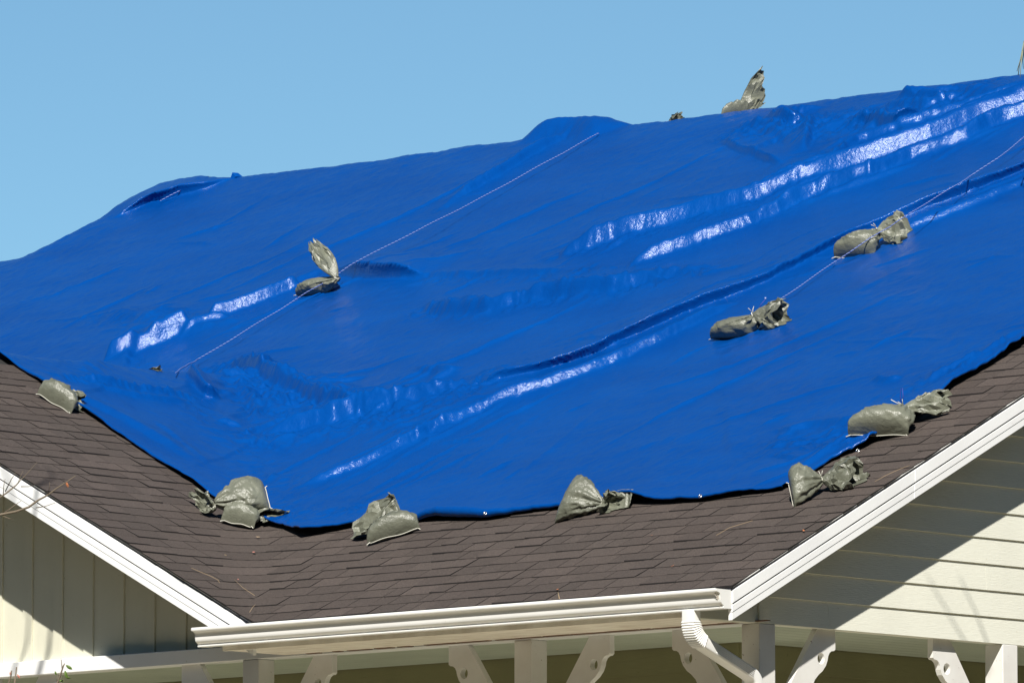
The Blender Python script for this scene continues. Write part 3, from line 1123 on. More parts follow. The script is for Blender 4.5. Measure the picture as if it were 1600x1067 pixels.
ZONES = [([(335, 585), (400, 610), (480, 640), (560, 650), (650, 640), (735, 612)], .26, 1.7),
         ([(390, 690), (480, 690), (600, 665)], .16, 1.2),
         ([(870, 405), (960, 385), (1050, 358), (1150, 330), (1250, 292)], .14, .70),
         ([(1000, 420), (1100, 385), (1200, 345), (1300, 305), (1420, 258), (1560, 200)], .11, .60),
         ([(655, 490), (760, 492), (860, 470), (960, 458), (1100, 430)], .12, 1.2),
         ([(660, 440), (800, 440), (950, 425)], .10, .6),
         ([(1180, 205), (1260, 205), (1350, 195), (1440, 175), (1510, 150)], .26, 1.6),
         ([(140, 590), (220, 560), (290, 530), (370, 500), (470, 450)], .12, .6),
         ([(1220, 700), (1300, 680), (1350, 690)], .20, 1.1),
         ([(1430, 610), (1500, 580), (1560, 555)], .16, .8),
         ([(90, 590), (200, 610), (310, 630)], .10, .8),
         ([(1200, 295), (1340, 232), (1525, 165), (1620, 135)], .09, .5),
         ([(740, 605), (900, 552), (1100, 470), (1300, 380)], .07, .5),
         ([(270, 620), (330, 660), (400, 720), (460, 780)], .20, .45),
         ([(480, 762), (640, 698), (800, 628), (960, 566), (1060, 522)], .08, .55),
         ([(820, 240), (760, 285), (690, 330)], .12, .5),
         ([(420, 800), (490, 815), (560, 800)], .16, .6),
         ([(160, 500), (240, 505)], .18, .6)]
ZP = [(np.array([hitf(px, py, tarp_base)[:2] for px, py in pts]), w, a) for pts, w, a in ZONES]


def crinkle(x, y):
    """sharp little creases, strong along the tension lines and faint elsewhere"""
    wgt = np.full_like(x, 0.13)
    for pl, w, a in ZP:
        lo, hi = pl.min(0) - 2.5 * w, pl.max(0) + 2.5 * w
        sel = np.where((x > lo[0]) & (x < hi[0]) & (y > lo[1]) & (y < hi[1]))[0]
        if not len(sel):
            continue
        best = np.full(len(sel), 1e9)
        for p0, p1 in zip(pl[:-1], pl[1:]):
            L = np.linalg.norm(p1 - p0); ux, uy = (p1 - p0) / L
            ax, ay = x[sel] - p0[0], y[sel] - p0[1]
            q = np.clip(ax * ux + ay * uy, 0, L)
            best = np.minimum(best, np.hypot(ax - q * ux, ay - q * uy))
        wgt[sel] = np.maximum(wgt[sel], a * np.exp(-(best / w) ** 2))
    # axes along and across the usual crease direction
    u, v = .67 * x + .74 * y, -.74 * x + .67 * y
    wx = .03 * vnoise(x, y, 71, .12, .12)
    r1 = 1 - np.abs(vnoise(u + wx, v, 72, .055, .16)) * 2
    r2 = 1 - np.abs(vnoise(u * .8 + v * .6 + wx, v, 73, .045, .10)) * 2
    r3 = 1 - np.abs(vnoise(u, v + wx, 74, .22, .06)) * 2
    return wgt * (0.0125 * np.maximum(r1, -.2) + 0.0105 * np.maximum(r2, -.2) + 0.0105 * np.maximum(r3, -.2))


def tarp_noise(x, y):
    o = 0.011 * vnoise(x + .25 * y, y, 1, .62, 1.05) + 0.006 * vnoise(x + .5 * y, y, 2, .30, .55)
    o += 0.0034 * vnoise(x, y, 3, .17, .10) + 0.0026 * vnoise(x + .4 * y, y, 4, .055, .09)
    o += 0.0012 * vnoise(x, y, 5, .03, .04)
    for ph, per, seed in ((.21, .78, 61), (.63, .78, 62)):
        dx = (x + .03 * vnoise(x, y, seed, .8, .8) + ph + 100 * per) % per - per / 2
        o += (0.0030 * np.exp(-(dx / .014) ** 2)) * np.clip(vnoise(x, y, seed + 5, .9, 1.3) + .25, 0, 1)
    dy = (y + .03 * vnoise(x, y, 64, .8, .8) + 100) % .92 - .46
    o += 0.0028 * np.exp(-(dy / .014) ** 2) * np.clip(vnoise(x, y, 69, 1.5, .9) + .2, 0, 1)
    return o + 0.012 + crinkle(np.atleast_1d(x), np.atleast_1d(y))


def edge_lift(x, y):
    ye = np.interp(x, EDGE_X, EDGE_Y)
    xe = np.interp(y, RE_Y, RE_X)
    lift = 0.010 + 0.055 * np.exp(-((x + 3.55) / .42) ** 2) + 0.06 * np.exp(-((x + 2.05) / .2) ** 2) \
        + 0.03 * np.exp(-((x + 4.75) / .2) ** 2) + 0.02 * vnoise(x, y, 31, .35, 9)
    a = lift * np.exp(-np.clip(y - ye, 0, 9) / .16)
    lr = 0.008 + 0.03 * np.exp(-((y - 3.1) / .5) ** 2) + 0.02 * np.exp(-((y - 2.2) / .2) ** 2) + 0.014 * vnoise(x, y, 32, 9, .3)
    b = lr * np.exp(-np.clip(xe - x, 0, 9) / .13)
    return np.maximum(a, b)


def tarp_z(x, y):
    x = np.asarray(x, float); y = np.asarray(y, float)
    xf, yf = np.atleast_1d(x).ravel(), np.atleast_1d(y).ravel()
    o, _ = fold_field(xf, yf)
    z = tarp_base(xf, yf) + o + tarp_noise(xf, yf) + edge_lift(xf, yf)
    return z.reshape(x.shape) if x.shape else float(z[0])


def surf_z(x, y):
    x = np.asarray(x, float); y = np.asarray(y, float)
    zt = tarp_z(x, y)
    inside = (y > np.interp(x, EDGE_X, EDGE_Y)) & (x < np.interp(y, RE_Y, RE_X))
    zr = smax(np.minimum(T * y, T * (2 * YR - y)), T * (XV - x), CV) + 0.012
    return np.where(inside, zt, zr)


NU, NV = 1240, 740
un = np.linspace(0, 1, NU)
vn = np.linspace(0, 1, NV) ** 1.08
Ug, Vg = np.meshgrid(un, vn, indexing='ij')
yt = 1.3 + Vg * (Y1 - 1.3)
xr_ = np.interp(yt, RE_Y, RE_X)
Xg = X0 + Ug * (xr_ - X0)
ylow = np.interp(Xg, EDGE_X, EDGE_Y)
Yg = ylow + Vg * (Y1 - ylow)
xf, yf = Xg.ravel(), Yg.ravel()
off, lipf = fold_field(xf, yf)
zf = tarp_base(xf, yf) + off + tarp_noise(xf, yf) + edge_lift(xf, yf)
XF_ = (xf + lipf * CD[0]).reshape(NU, NV)
YF_ = (yf + lipf * CD[1]).reshape(NU, NV)
ZF_ = zf.reshape(NU, NV) - 0.25 * (lipf.reshape(NU, NV))
P = np.stack([XF_, YF_, ZF_], -1)
# rolled-under hem along the bottom and right edges
HEM = 6


def hem_rows(E, out):
    rows = []
    n = E.shape[0]
    s = np.arange(n)
    damp = np.ones(n)
    if out[0, 0] > 0:
        damp[:HEM + 6] = 0.15
    r = 0.009 + 0.004 * vnoise(s * 0.015, s * 0, 55, .4, 1) + np.where(out[:, 1] < 0, 0.026, 0) * np.exp(-((E[:, 0] + 3.45) / .5) ** 2)
    for k in range(1, HEM + 1):
        a = k / HEM * math.radians(205)
        q = E.copy()
        r = r * damp if k == 1 else r
        q[:, 0] += out[:, 0] * r * math.sin(a)
        q[:, 1] += out[:, 1] * r * math.sin(a)
        q[:, 2] -= r * (1 - math.cos(a))
        rows.append(q)
    return rows


bot = P[:, 0]
rows = hem_rows(bot, np.tile([[0., -1.]], (NU, 1)))
P = np.concatenate([np.stack(rows[::-1], 1), P], 1)
NV2 = NV + HEM
rows = hem_rows(P[-1], np.tile([[1., 0.]], (NV2, 1)))
P = np.concatenate([P, np.stack(rows, 0)], 0)
NU2 = NU + HEM
verts = P.reshape(-1, 3).astype(np.float32)
ii, jj = np.meshgrid(np.arange(NU2 - 1), np.arange(NV2 - 1), indexing='ij')
a_ = (ii * NV2 + jj).ravel()
quads = np.stack([a_, a_ + NV2, a_ + NV2 + 1, a_ + 1], 1).astype(np.int32)
me = bpy.data.meshes.new('tarp')
me.vertices.add(len(verts))
me.vertices.foreach_set('co', verts.ravel())
me.loops.add(quads.size)
me.loops.foreach_set('vertex_index', quads.ravel())
me.polygons.add(len(quads))
me.polygons.foreach_set('loop_start', np.arange(0, quads.size, 4, dtype=np.int32))
me.polygons.foreach_set('use_smooth', np.ones(len(quads), dtype=bool))
me.update(calc_edges=True)
me.materials.append(M_TARP)
tarp = bpy.data.objects.new('tarp', me)
COL.objects.link(tarp)
tag(tarp, 'wrinkled shiny blue tarp draped over the roof and its ridge', 'tarp')


def torus(c, nrm, R, r, n=16, m=6):
    c = np.array(c, float); nrm = np.array(nrm, float); nrm /= np.linalg.norm(nrm)
    a = np.cross(nrm, [0.3, 0.2, 0.9]); a /= np.linalg.norm(a)
    b = np.cross(nrm, a)
    v, f = [], []
    for i in range(n):
        th = 2 * math.pi * i / n
        d = a * math.cos(th) + b * math.sin(th)
        for j in range(m):
            ph = 2 * math.pi * j / m
            v.append(c + d * (R + r * math.cos(ph)) + nrm * r * math.sin(ph))
            f.append((i * m + j, ((i + 1) % n) * m + j, ((i + 1) % n) * m + (j + 1) % m, i * m + (j + 1) % m))
    return v, f


for px, py in ((759, 811), (1095, 784), (1341, 713)):
    p = hitf(px, py - 8, tarp_z)
    v, f = torus(p + np.array([0.004, -0.010, 0.004]), (0.35, -0.75, 0.5), 0.009, 0.0035)
    mesh_obj('grommet', v, f, M_STEEL, tarp, smooth=True)
# turned-up corner of the tarp on the ridge at the left
c0 = hitf(372, 277, tarp_z)
fl, fi = [], []
tri = [((361, 268), .02), ((380, 276), .0), ((366, 283), .0)]
base = [c0 + RT * (px - 372) / PXM + np.array([0, 0, 1.0]) * (277 - py) / PXM for px, py in
        ((360, 267), (372, 268), (382, 276), (374, 280), (364, 283), (352, 290))]
n_ = len(base)
cen = sum(base) / n_ + np.array([CD[0], CD[1], 0]) * 0.03
mesh_obj('corner_flap', [cen] + base + [b_ - np.array([CD[0], CD[1], 0]) * 0.03 for b_ in base],
         [(0, 1 + i, 1 + (i + 1) % n_) for i in range(n_)] + [(1 + i, 1 + n_ + i, 1 + n_ + (i + 1) % n_, 1 + (i + 1) % n_) for i in range(n_)],
         M_TARP, tarp)


# ------------------------------------------------------------------ sandbags
def surf_pt(px, py, h=0.0):
    return hitf(px, py, lambda x, y: surf_z(x, y) + h)


def nrm_at(p):
    e = 0.08
    dx = (surf_z(p[0] + e, p[1]) - surf_z(p[0] - e, p[1])) / (2 * e)
    dy = (surf_z(p[0], p[1] + e) - surf_z(p[0], p[1] - e)) / (2 * e)
    n = np.array([-float(dx), -float(dy), 1.0])
    return n / np.linalg.norm(n)


def unit(v):
    return v / (np.linalg.norm(v) + 1e-12)


def sandbag(label, H1, H2, NK, F1, F2, th=0.10, hh=(0.01, 0.01), hn=0.05, hf=(0.06, 0.02), gape=0.05, ruff=0.25, seed=1,
            bulge=1.0, mid=None, world_pts=None, body_lift=0.0, tpr=1.4, tilt=0.25, jit=0.0055):
    r = np.random.default_rng(seed)
    h1, h2 = surf_pt(*H1, hh[0]), surf_pt(*H2, hh[1])
    nk = surf_pt(*NK, hn)
    f1, f2 = surf_pt(*F1, hf[0]), surf_pt(*F2, hf[1])
    if world_pts:
        h1, h2, nk, f1, f2 = world_pts
    hm = (h1 + h2) / 2
    # pull neck and mouth to depths close to the body so that the bag keeps a bag's size
    def near(p, ref, lim):
        dz = float((p - ref) @ FW)
        k = np.clip(dz, -lim, lim)
        return p - FW * (dz - k) * (1.0)
    if not world_pts:
        h2 = near(h2, h1, 0.10)
        hm = (h1 + h2) / 2
        nk = near(nk, hm, 0.16)
        f1, f2 = near(f1, nk, 0.12), near(f2, nk, 0.12)
    up = nrm_at(hm)
    root = empty('sandbag', tuple(hm))
    tag(root, label, 'sandbag', 'sandbags weighing down the tarp')
    org = hm
    # ---- body
    nr, ns = 44, 64
    W = np.linalg.norm(h2 - h1) / 2
    wd = unit(h2 - h1)
    rn = 0.016
    V, Fc = [], []
    for i in range(nr):
        s = i / (nr - 1)
        c = hm * (1 - s) + nk * s
        sp = unit(nk - hm)
        t_ax = unit(np.cross(wd, sp))
        if t_ax @ up < 0:
            t_ax = -t_ax
        w = W * (1 - s ** tpr) * (1 + 0.10 * math.sin(math.pi * min(1, s * 1.3))) * bulge + rn
        tk = th * 0.44 * (math.sin(math.pi * min(1.0, s ** 0.55 * 0.98)) ** 0.75 if s < 0.999 else 0) + 0.006 + (rn - 0.006) * s
        lift = up * (tk * 0.85 - 0.004) * (1 - s ** 3) + up * body_lift
        for j in range(ns):
            a = 2 * math.pi * j / ns
            ca, sa = math.cos(a), math.sin(a)
            e = 0.88
            ca_, sa_ = math.copysign(abs(ca) ** e, ca), math.copysign(abs(sa) ** e, sa)
            pl = 1 + 0.24 * s ** 2.2 * math.cos(8 * a + seed) + 0.12 * s ** 1.4 * math.cos(13 * a + 2 * seed)
            flat = 0.72 if sa < 0 else 1.0
            p = c + lift + wd * w * ca_ * pl + t_ax * tk * sa_ * pl * flat
            V.append(p)
    V = np.array(V)
    # wrinkles
    loc = V - org
    q1 = vnoise(loc @ wd * 1.0 + seed * 3.1, loc[:, 2] + loc[:, 1], 200 + seed, .05, .035)
    q2 = vnoise(loc[:, 0] + seed, loc[:, 1] - loc[:, 2], 300 + seed, .022, .03)
    spn = unit(nk - hm)
    q3 = vnoise(loc @ wd + 0.3 * (loc @ up) + seed, loc @ spn, 350 + seed, .016, .09)
    q4 = vnoise(loc @ wd * 0.6 + loc @ spn + seed, loc @ up, 360 + seed, .045, .045)
    cen = np.repeat(V.reshape(nr, ns, 3).mean(1), ns, axis=0)
    dirs = V - cen
    dirs /= (np.linalg.norm(dirs, axis=1, keepdims=True) + 1e-9)
    sv = np.repeat(np.linspace(0, 1, nr), ns)
    V = V + dirs * ((0.008 * q1 + 0.003 * (0.5 - np.abs(q2)) * 2 + 0.014 * (0.5 - np.abs(q3)) * sv + 0.013 * (0.5 - np.abs(q4))) * (np.sin(np.pi * np.clip(sv, .03, .97)) ** .5))[:, None]
    for i in range(nr - 1):
        for j in range(ns):
            Fc.append((i * ns + j, i * ns + (j + 1) % ns, (i + 1) * ns + (j + 1) % ns, (i + 1) * ns + j))
    Fc.append(tuple(range(ns))[::-1])
    body = mesh_obj('sack_body', V - org, Fc, M_SACK, root, smooth=True)
    # ---- mouth flap
    nr2, ns2 = 11, 30
    fm = (f1 + f2) / 2
    fd = unit(f2 - f1)
    FW2 = np.linalg.norm(f2 - f1) / 2
    sp = unit(fm - nk)
    g_ax = unit(np.cross(fd, sp))
    if g_ax @ FW > 0:
        g_ax = -g_ax
    V2, F2c = [], []
    ph = r.uniform(0, 6.28, 4)
    for i in range(nr2):
        s = i / (nr2 - 1)
        c = nk * (1 - s) + fm * s
        ww = rn + (FW2 - rn) * (s ** 0.7)
        if mid:
            ww = rn + (FW2 * s + mid * math.sin(math.pi * min(1, s * 1.02)) - rn * s)
        gp = (rn + (gape - rn) * s ** 0.8)
        for j in range(ns2):
            a = 2 * math.pi * j / ns2
            ca, sa = math.cos(a), math.sin(a)
            rf = ruff * s ** 0.6
            k = 1 + rf * (0.5 * math.cos(3 * a + ph[0]) + 0.35 * math.cos(5 * a + ph[1] + 2 * s) + 0.2 * math.cos(9 * a + ph[2]))
            kg = 1 + 2.0 * rf * (math.cos(4 * a + ph[3] + 1.5 * s) * 0.6 + 0.4 * math.cos(7 * a + ph[1]))
            tip = 0.06 * ruff * s * math.cos(2 * a + ph[2]) + 0.02 * s * math.cos(6 * a + ph[0])
            V2.append(c + fd * ww * ca * (1 + (k - 1) * 0.35) + g_ax * gp * sa * kg + sp * (tip - sa * tilt * gp * s * 2))
    V2 = np.array(V2)
    l2 = V2 - org
    s2 = np.repeat(np.linspace(0, 1, nr2), ns2)
    d1 = vnoise(l2 @ fd + seed, l2 @ sp, 400 + seed, .035, .07)
    d2 = vnoise(l2 @ fd + seed, l2 @ sp + l2 @ g_ax, 500 + seed, .02, .03)
    V2 = V2 + g_ax[None] * ((0.020 * (0.5 - np.abs(d1)) * 2 + 0.004 * (0.5 - np.abs(d2)) * 2) * np.clip(s2 * 2, 0, 1))[:, None]
    V2 = V2 + r.normal(0, 1, V2.shape) * (jit * np.clip(s2 * 1.5, 0, 1))[:, None]
    # keep the flap out of what it lies on
    zs = surf_z(V2[:, 0], V2[:, 1])
    V2[:, 2] = np.maximum(V2[:, 2], zs + 0.004)
    for i in range(nr2 - 1):
        for j in range(ns2):
            F2c.append((i * ns2 + j, i * ns2 + (j + 1) % ns2, (i + 1) * ns2 + (j + 1) % ns2, (i + 1) * ns2 + j))
    tri = []
    for q_ in F2c:
        tri += [(q_[0], q_[1], q_[2]), (q_[0], q_[2], q_[3])] if r.random() < .5 else [(q_[1], q_[2], q_[3]), (q_[1], q_[3], q_[0])]
    fo = mesh_obj('mouth_flap', V2 - org, tri, M_SACK, root, smooth=True)
    fo.data.set_sharp_from_angle(angle=0.42)
    # ---- hem seam, tie, loose ends
    mb = MB()
    pts = []
    for i in range(15):
        a = i / 14
        pts.append(h1 + (h2 - h1) * a + up * (0.008 + 0.004 * math.sin(a * 9 + seed)) - unit(nk - hm) * 0.005 - org + up * body_lift)
    mb.tube(pts, 0.0026, 6)
    mb.build('hem_seam', M_STRING, root, smooth=True)
    mb = MB()
    v, f = torus(nk - org, unit(nk - hm) * 0.6 + sp * 0.4, 0.018, 0.004, 18, 6)
    mb.add(v, f)
    for k in range(2):
        q = nk - org + up * 0.012
        dirv = unit(np.array([r.uniform(-1, 1), r.uniform(-1, 0.2), r.uniform(0.1, 0.8)]))
        mb.tube([q, q + dirv * 0.02 + up * 0.008, q + dirv * 0.045 + up * 0.004], 0.0022, 5)
    mb.build('tie_string', M_STRING, root, smooth=True)
    mb = MB()
    for hpt, s_ in ((h1, -1), (h2, 1)):
        q = hpt - org + up * (0.008 + body_lift)
        mb.tube([q, q + wd * s_ * 0.012 - unit(nk - hm) * 0.008, q + wd * s_ * 0.02 - unit(nk - hm) * 0.018], [0.004, 0.003, 0.004], 5)
    mb.build('seam_thread', M_STRING, root, smooth=True)
    return root


sandbag('sandbag lying on the tarp edge above the left gable rake', (61, 618), (106, 646), (104, 613), (130, 614), (120, 651),
        th=0.14, hn=0.06, hf=(.07, .01), gape=.03, ruff=.2, seed=1, bulge=1.0, tpr=2.2)
sandbag('lower sandbag of the pair stacked at the roof valley', (350, 815), (392, 824), (388, 800), (424, 795), (429, 817),
        th=0.13, hn=0.05, hf=(.05, .01), gape=.06, ruff=.3, seed=2, bulge=1.05, tpr=2.0, tilt=.6)
sandbag('upper sandbag of the stacked pair at the roof valley, its flap hanging left', (416, 769), (422, 798), (337, 790), (310, 765), (320, 802),
        th=0.13, hh=(.12, .10), hn=.08, hf=(.08, .01), gape=.06, ruff=.3, seed=3, bulge=1.3, body_lift=0.02, tpr=3.2, tilt=.7)
sandbag('sandbag with wide open dark mouth at the tarp bottom near the valley', (579, 849), (653, 827), (622, 804), (607, 771), (556, 840),
        th=0.12, hn=0.10, hf=(.20, .02), gape=.06, ruff=.09, seed=24, tpr=1.15, tilt=1.1, jit=.003)
sandbag('sandbag on its side at mid tarp bottom, white seam up its left', (900, 757), (870, 822), (943, 788), (968, 769), (956, 814),
        th=0.12, hh=(.16, .01), hn=0.06, hf=(.10, .01), gape=.065, ruff=.4, seed=5, tilt=.5)
sandbag('sandbag with crumpled flap at the lower right corner of the tarp', (1234, 758), (1243, 795), (1285, 750), (1344, 717), (1345, 772),
        th=0.14, hh=(.10, .01), hn=0.07, hf=(.12, .02), gape=.07, ruff=.35, seed=6, bulge=1.25, mid=.04, tpr=2.0)
sandbag('sandbag with long dark flap on the tarp edge beside the right rake', (1330, 681), (1417, 681), (1412, 637), (1476, 613), (1478, 643),
        th=0.17, hn=0.08, hf=(.10, .02), gape=.035, ruff=.2, seed=7, mid=.03, tpr=1.7)
sandbag('sandbag with pointed flap on open blue tarp, end of the short rope', (1115, 530), (1181, 534), (1177, 492), (1228, 468), (1222, 514),
        th=0.14, hn=0.11, hf=(.14, .04), gape=.06, ruff=.3, seed=8, mid=.03, tpr=1.7)
sandbag('sandbag with crumpled knot under the long dark fold at the right', (1307, 403), (1366, 403), (1371, 360), (1411, 335), (1413, 385),
        th=0.14, hn=0.11, hf=(.10, .01), gape=.05, ruff=.45, seed=9, tpr=1.6)
sandbag('sandbag with flap standing up like a leaf in the middle left of the tarp', (466, 462), (512, 467), (526, 434), (486, 382), (497, 377),
        th=0.14, hn=0.10, hf=(.26, .28), gape=.016, ruff=.12, seed=10, mid=.05, tpr=1.6, jit=.0025)
# bags on and behind the ridges
rp = hitf(1135, 176, tarp_z)


def from_ref(ref, rx, ry, px, py, back=0.0):
    """point in the picture plane through ref, moved back along the view"""
    k = PXM * 45.6 / float((ref - CAM) @ FW)
    return ref + RT * (px - rx) / k + np.array([0, 0, 1.0]) * (ry - py) / k + FW * back


ref = rp + np.array([0, 0.06, 0.0])
sandbag('sandbag on the main ridge with tall pointed flap against the sky', (0, 0), (0, 0), (0, 0), (0, 0), (0, 0), th=.12, gape=.007, ruff=.05, seed=11, mid=.035, bulge=.85, tilt=0, jit=.0015,
        world_pts=[from_ref(ref, 1135, 176, 1118, 180), from_ref(ref, 1135, 176, 1160, 180, 0.08), from_ref(ref, 1135, 176, 1146, 167, .12),
                   from_ref(ref, 1135, 176, 1182, 102, .12), from_ref(ref, 1135, 176, 1187, 160, .14)])
rp = hitf(1040, 190, tarp_z)
ref = rp + np.array([0, 0.10, 0.0])
sandbag('sandbag flap tip just peeking over the main ridge', (0, 0), (0, 0), (0, 0), (0, 0), (0, 0), th=.11, gape=.03, ruff=.2, seed=12,
        world_pts=[from_ref(ref, 1040, 190, 1005, 215, .3), from_ref(ref, 1040, 190, 1060, 210, .35), from_ref(ref, 1040, 190, 1031, 194, .2),
                   from_ref(ref, 1040, 190, 1040, 175, .12), from_ref(ref, 1040, 190, 1052, 184, .14)])
rp = hitf(313, 290, tarp_z)
ref = rp + np.array([0, 0.10, 0.0])
sandbag('tiny sandbag tip behind the left end of the ridge', (0, 0), (0, 0), (0, 0), (0, 0), (0, 0), th=.1, gape=.02, ruff=.2, seed=13,
        world_pts=[from_ref(ref, 313, 290, 290, 320, .4), from_ref(ref, 313, 290, 335, 318, .4), from_ref(ref, 313, 290, 314, 296, .25),
                   from_ref(ref, 313, 290, 309, 281, .2), from_ref(ref, 313, 290, 318, 285, .2)])
rp = hitf(238, 586, tarp_z)
sandbag('dark sandbag tip poking up behind the left gable ridge', (0, 0), (0, 0), (0, 0), (0, 0), (0, 0), th=.1, gape=.03, ruff=.2, seed=14,
        world_pts=[from_ref(rp, 238, 586, 205, 625, .45), from_ref(rp, 238, 586, 262, 628, .45), from_ref(rp, 238, 586, 226, 588, .3),
                   from_ref(rp, 238, 586, 238, 574, .22), from_ref(rp, 238, 586, 250, 582, .22)])


# ------------------------------------------------------------------ ropes
def rope(label, pts, rad=0.0024, pitch=0.034):
    """twisted two-strand rope through world points"""
    pts = [np.array(p, float) for p in pts]
    seg = [np.linalg.norm(b - a) for a, b in zip(pts[:-1], pts[1:])]
    cum = np.concatenate([[0], np.cumsum(seg)])
    n = int(cum[-1] / (pitch / 7))
    ss = np.linspace(0, cum[-1], n)
    line = np.stack([np.interp(ss, cum, [p[k] for p in pts]) for k in range(3)], 1)
    line[:, 2] += 0.004 * np.sin(ss * 3.1) + 0.002 * np.sin(ss * 9.7)
    root = empty('rope', tuple(line[0]))
    tag(root, label, 'rope', 'ropes tied over the tarp')
    tdir = unit(line[-1] - line[0])
    a = unit(np.cross(tdir, [0, 0, 1.0])); b = np.cross(tdir, a)
    for k, mat in enumerate((M_ROPEW, M_ROPEB)):
        ang = ss / pitch * 2 * math.pi + k * math.pi
        pp = line + (a[None] * np.cos(ang)[:, None] + b[None] * np.sin(ang)[:, None]) * rad * 0.75 - line[0]
        mb = MB()
        mb.tube(list(pp), rad * 0.85, 5)
        mb.build('strand', mat, root, smooth=True)
    return root


def rp_(px, py, h):
    return surf_pt(px, py, h)


def chord(a, b, n=6):
    return [a + (b - a) * i / n for i in range(n + 1)]


rope('long white rope from the ridge hump down to the leaf-flap sandbag', [rp_(936, 208, .02), rp_(880, 240, .05), rp_(760, 304, .08), rp_(650, 362, .11), rp_(548, 414, .12), rp_(524, 430, .10)])
rope('white rope running down left from the leaf-flap sandbag to the valley head', [rp_(510, 440, .09), rp_(480, 457, .07), rp_(440, 483, .06), rp_(370, 525, .07), rp_(310, 560, .05), rp_(274, 582, .01)])
rope('blue and white rope coming in from the right edge to the knotted sandbag', [rp_(1660, 170, .06), rp_(1560, 246, .08), rp_(1520, 272, .10), rp_(1480, 298, .14), rp_(1450, 317, .18), rp_(1425, 332, .20), rp_(1405, 345, .17), rp_(1390, 356, .14), rp_(1360, 372, .11), rp_(1330, 392, .08),
      rp_(1305, 408, .04), rp_(1250, 446, .05), rp_(1200, 480, .05)])
rope('short white rope on the far left slope below the ridge', [rp_(250, 314, .03), rp_(272, 303, .04), rp_(292, 294, .02)])
# blue cord end sticking up by the pointed-flap bag
q = rp_(1184, 488, .07)
cord = empty('cord_end', tuple(q))
tag(cord, 'short blue cord end sticking up beside the pointed-flap sandbag', 'cord')
mb = MB()
e = [np.zeros(3), RT * .02 + np.array([0, 0, .05]), RT * .05 + np.array([0, 0, .085])]
mb.tube(e, .0035, 6)
mb.build('strand', M_ROPEB, cord, smooth=True)
mb = MB()
mb.tube([e[2], e[2] + np.array([0, 0, .012])], .006, 6)
mb.build('frayed_tip', M_ROPEW, cord, smooth=True)
q = rp_(1408, 632, .05)
cord = empty('cord_loop', tuple(q))
tag(cord, 'blue cord loop standing above the long-flap sandbag at the right rake', 'cord')
mb = MB()
mb.tube([np.zeros(3), RT * -.004 + np.array([0, 0, .05]), RT * -.002 + np.array([0, 0, .095]), RT * .008 + np.array([0, 0, .10]), RT * .012 + np.array([0, 0, .05]), RT * .006], .003, 6)
mb.build('strand', M_ROPEB, cord, smooth=True)
mb = MB()
mb.tube([np.zeros(3), RT * -.03 + np.array([0, 0, .012]), RT * -.062 + np.array([0, 0, .03])], .003, 6)
mb.build('white_string', M_STRING, cord, smooth=True)


# ------------------------------------------------------------------ litter on the shingles
def leaf(px, py, size, mat, label, seed):
    r = np.random.default_rng(seed)
    p = surf_pt(px, py, 0.004)
    n = nrm_at(p)
    a = unit(np.cross(n, r.normal(size=3)))
    b = np.cross(n, a)
    out = [(1, 0, .1), (.55, .38, .25), (0, .46, .15), (-.6, .3, .3), (-1, 0, .45), (-.55, -.32, .3), (0, -.45, .05), (.5, -.35, .2)]
    v = [n * size * .12] + [a * size * u + b * size * w + n * size * h for u, w, h in out]
    o = mesh_obj('fallen_leaf', v, [(0, 1 + i, 1 + (i + 1) % 8) for i in range(8)], mat)
    o.location = tuple(p)
    return tag(o, label, 'leaf', 'fallen leaves on the shingles')


leaf(397, 863, .020, M_LEAF_P, 'pink fallen leaf on shingles just below the tarp tip', 1)
leaf(403, 839, .014, M_STRAW, 'pale curled leaf on shingles under the stacked sandbags', 2)
leaf(352, 867, .010, M_STRAW, 'small yellow leaf on shingles left of the pink leaf', 3)
leaf(1051, 884, .012, M_LEAF_O, 'small orange leaf on shingles above the downspout', 4)
leaf(1256, 829, .013, M_LEAF_O, 'small orange leaf on shingles near the right rake', 5)
leaf(871, 921, .014, M_LEAF_O, 'orange leaf caught at the gutter edge in mid roof', 6)
leaf(1019, 836, .008, M_LEAF_O, 'tiny orange leaf below the middle sandbag', 7)
leaf(372, 905, .008, M_LEAF_P, 'tiny pink leaf beside the straw stems', 8)


def straw(pts, label, rad=.0014):
    P_ = [surf_pt(px, py, .006 + .010 * math.sin(i * 2.2) ** 2) for i, (px, py) in enumerate(pts)]
    mb = MB()
    mb.tube([p - P_[0] for p in P_], rad, 5)
    o = mb.build('straw_stem', M_STRAW, smooth=True)
    o.location = tuple(P_[0])
    return tag(o, label, 'stem', 'dry stems on the shingles')


straw([(299, 887), (315, 894), (330, 900), (341, 906), (343, 910)], 'tan bent stem on shingles above the left rake')
straw([(366, 905), (380, 918), (398, 930)], 'thin straw on shingles at the valley')
straw([(390, 956), (395, 948), (399, 944)], 'short straw at the valley foot by the gutter')
straw([(1119, 836), (1140, 824), (1176, 813)], 'long thin straw on shingles in the middle right')
straw([(1367, 752), (1385, 742), (1405, 733), (1421, 727)], 'curved tan stem beside the right rake')
straw([(874, 935), (872, 925)], 'short stem under the orange leaf at the gutter', .003)


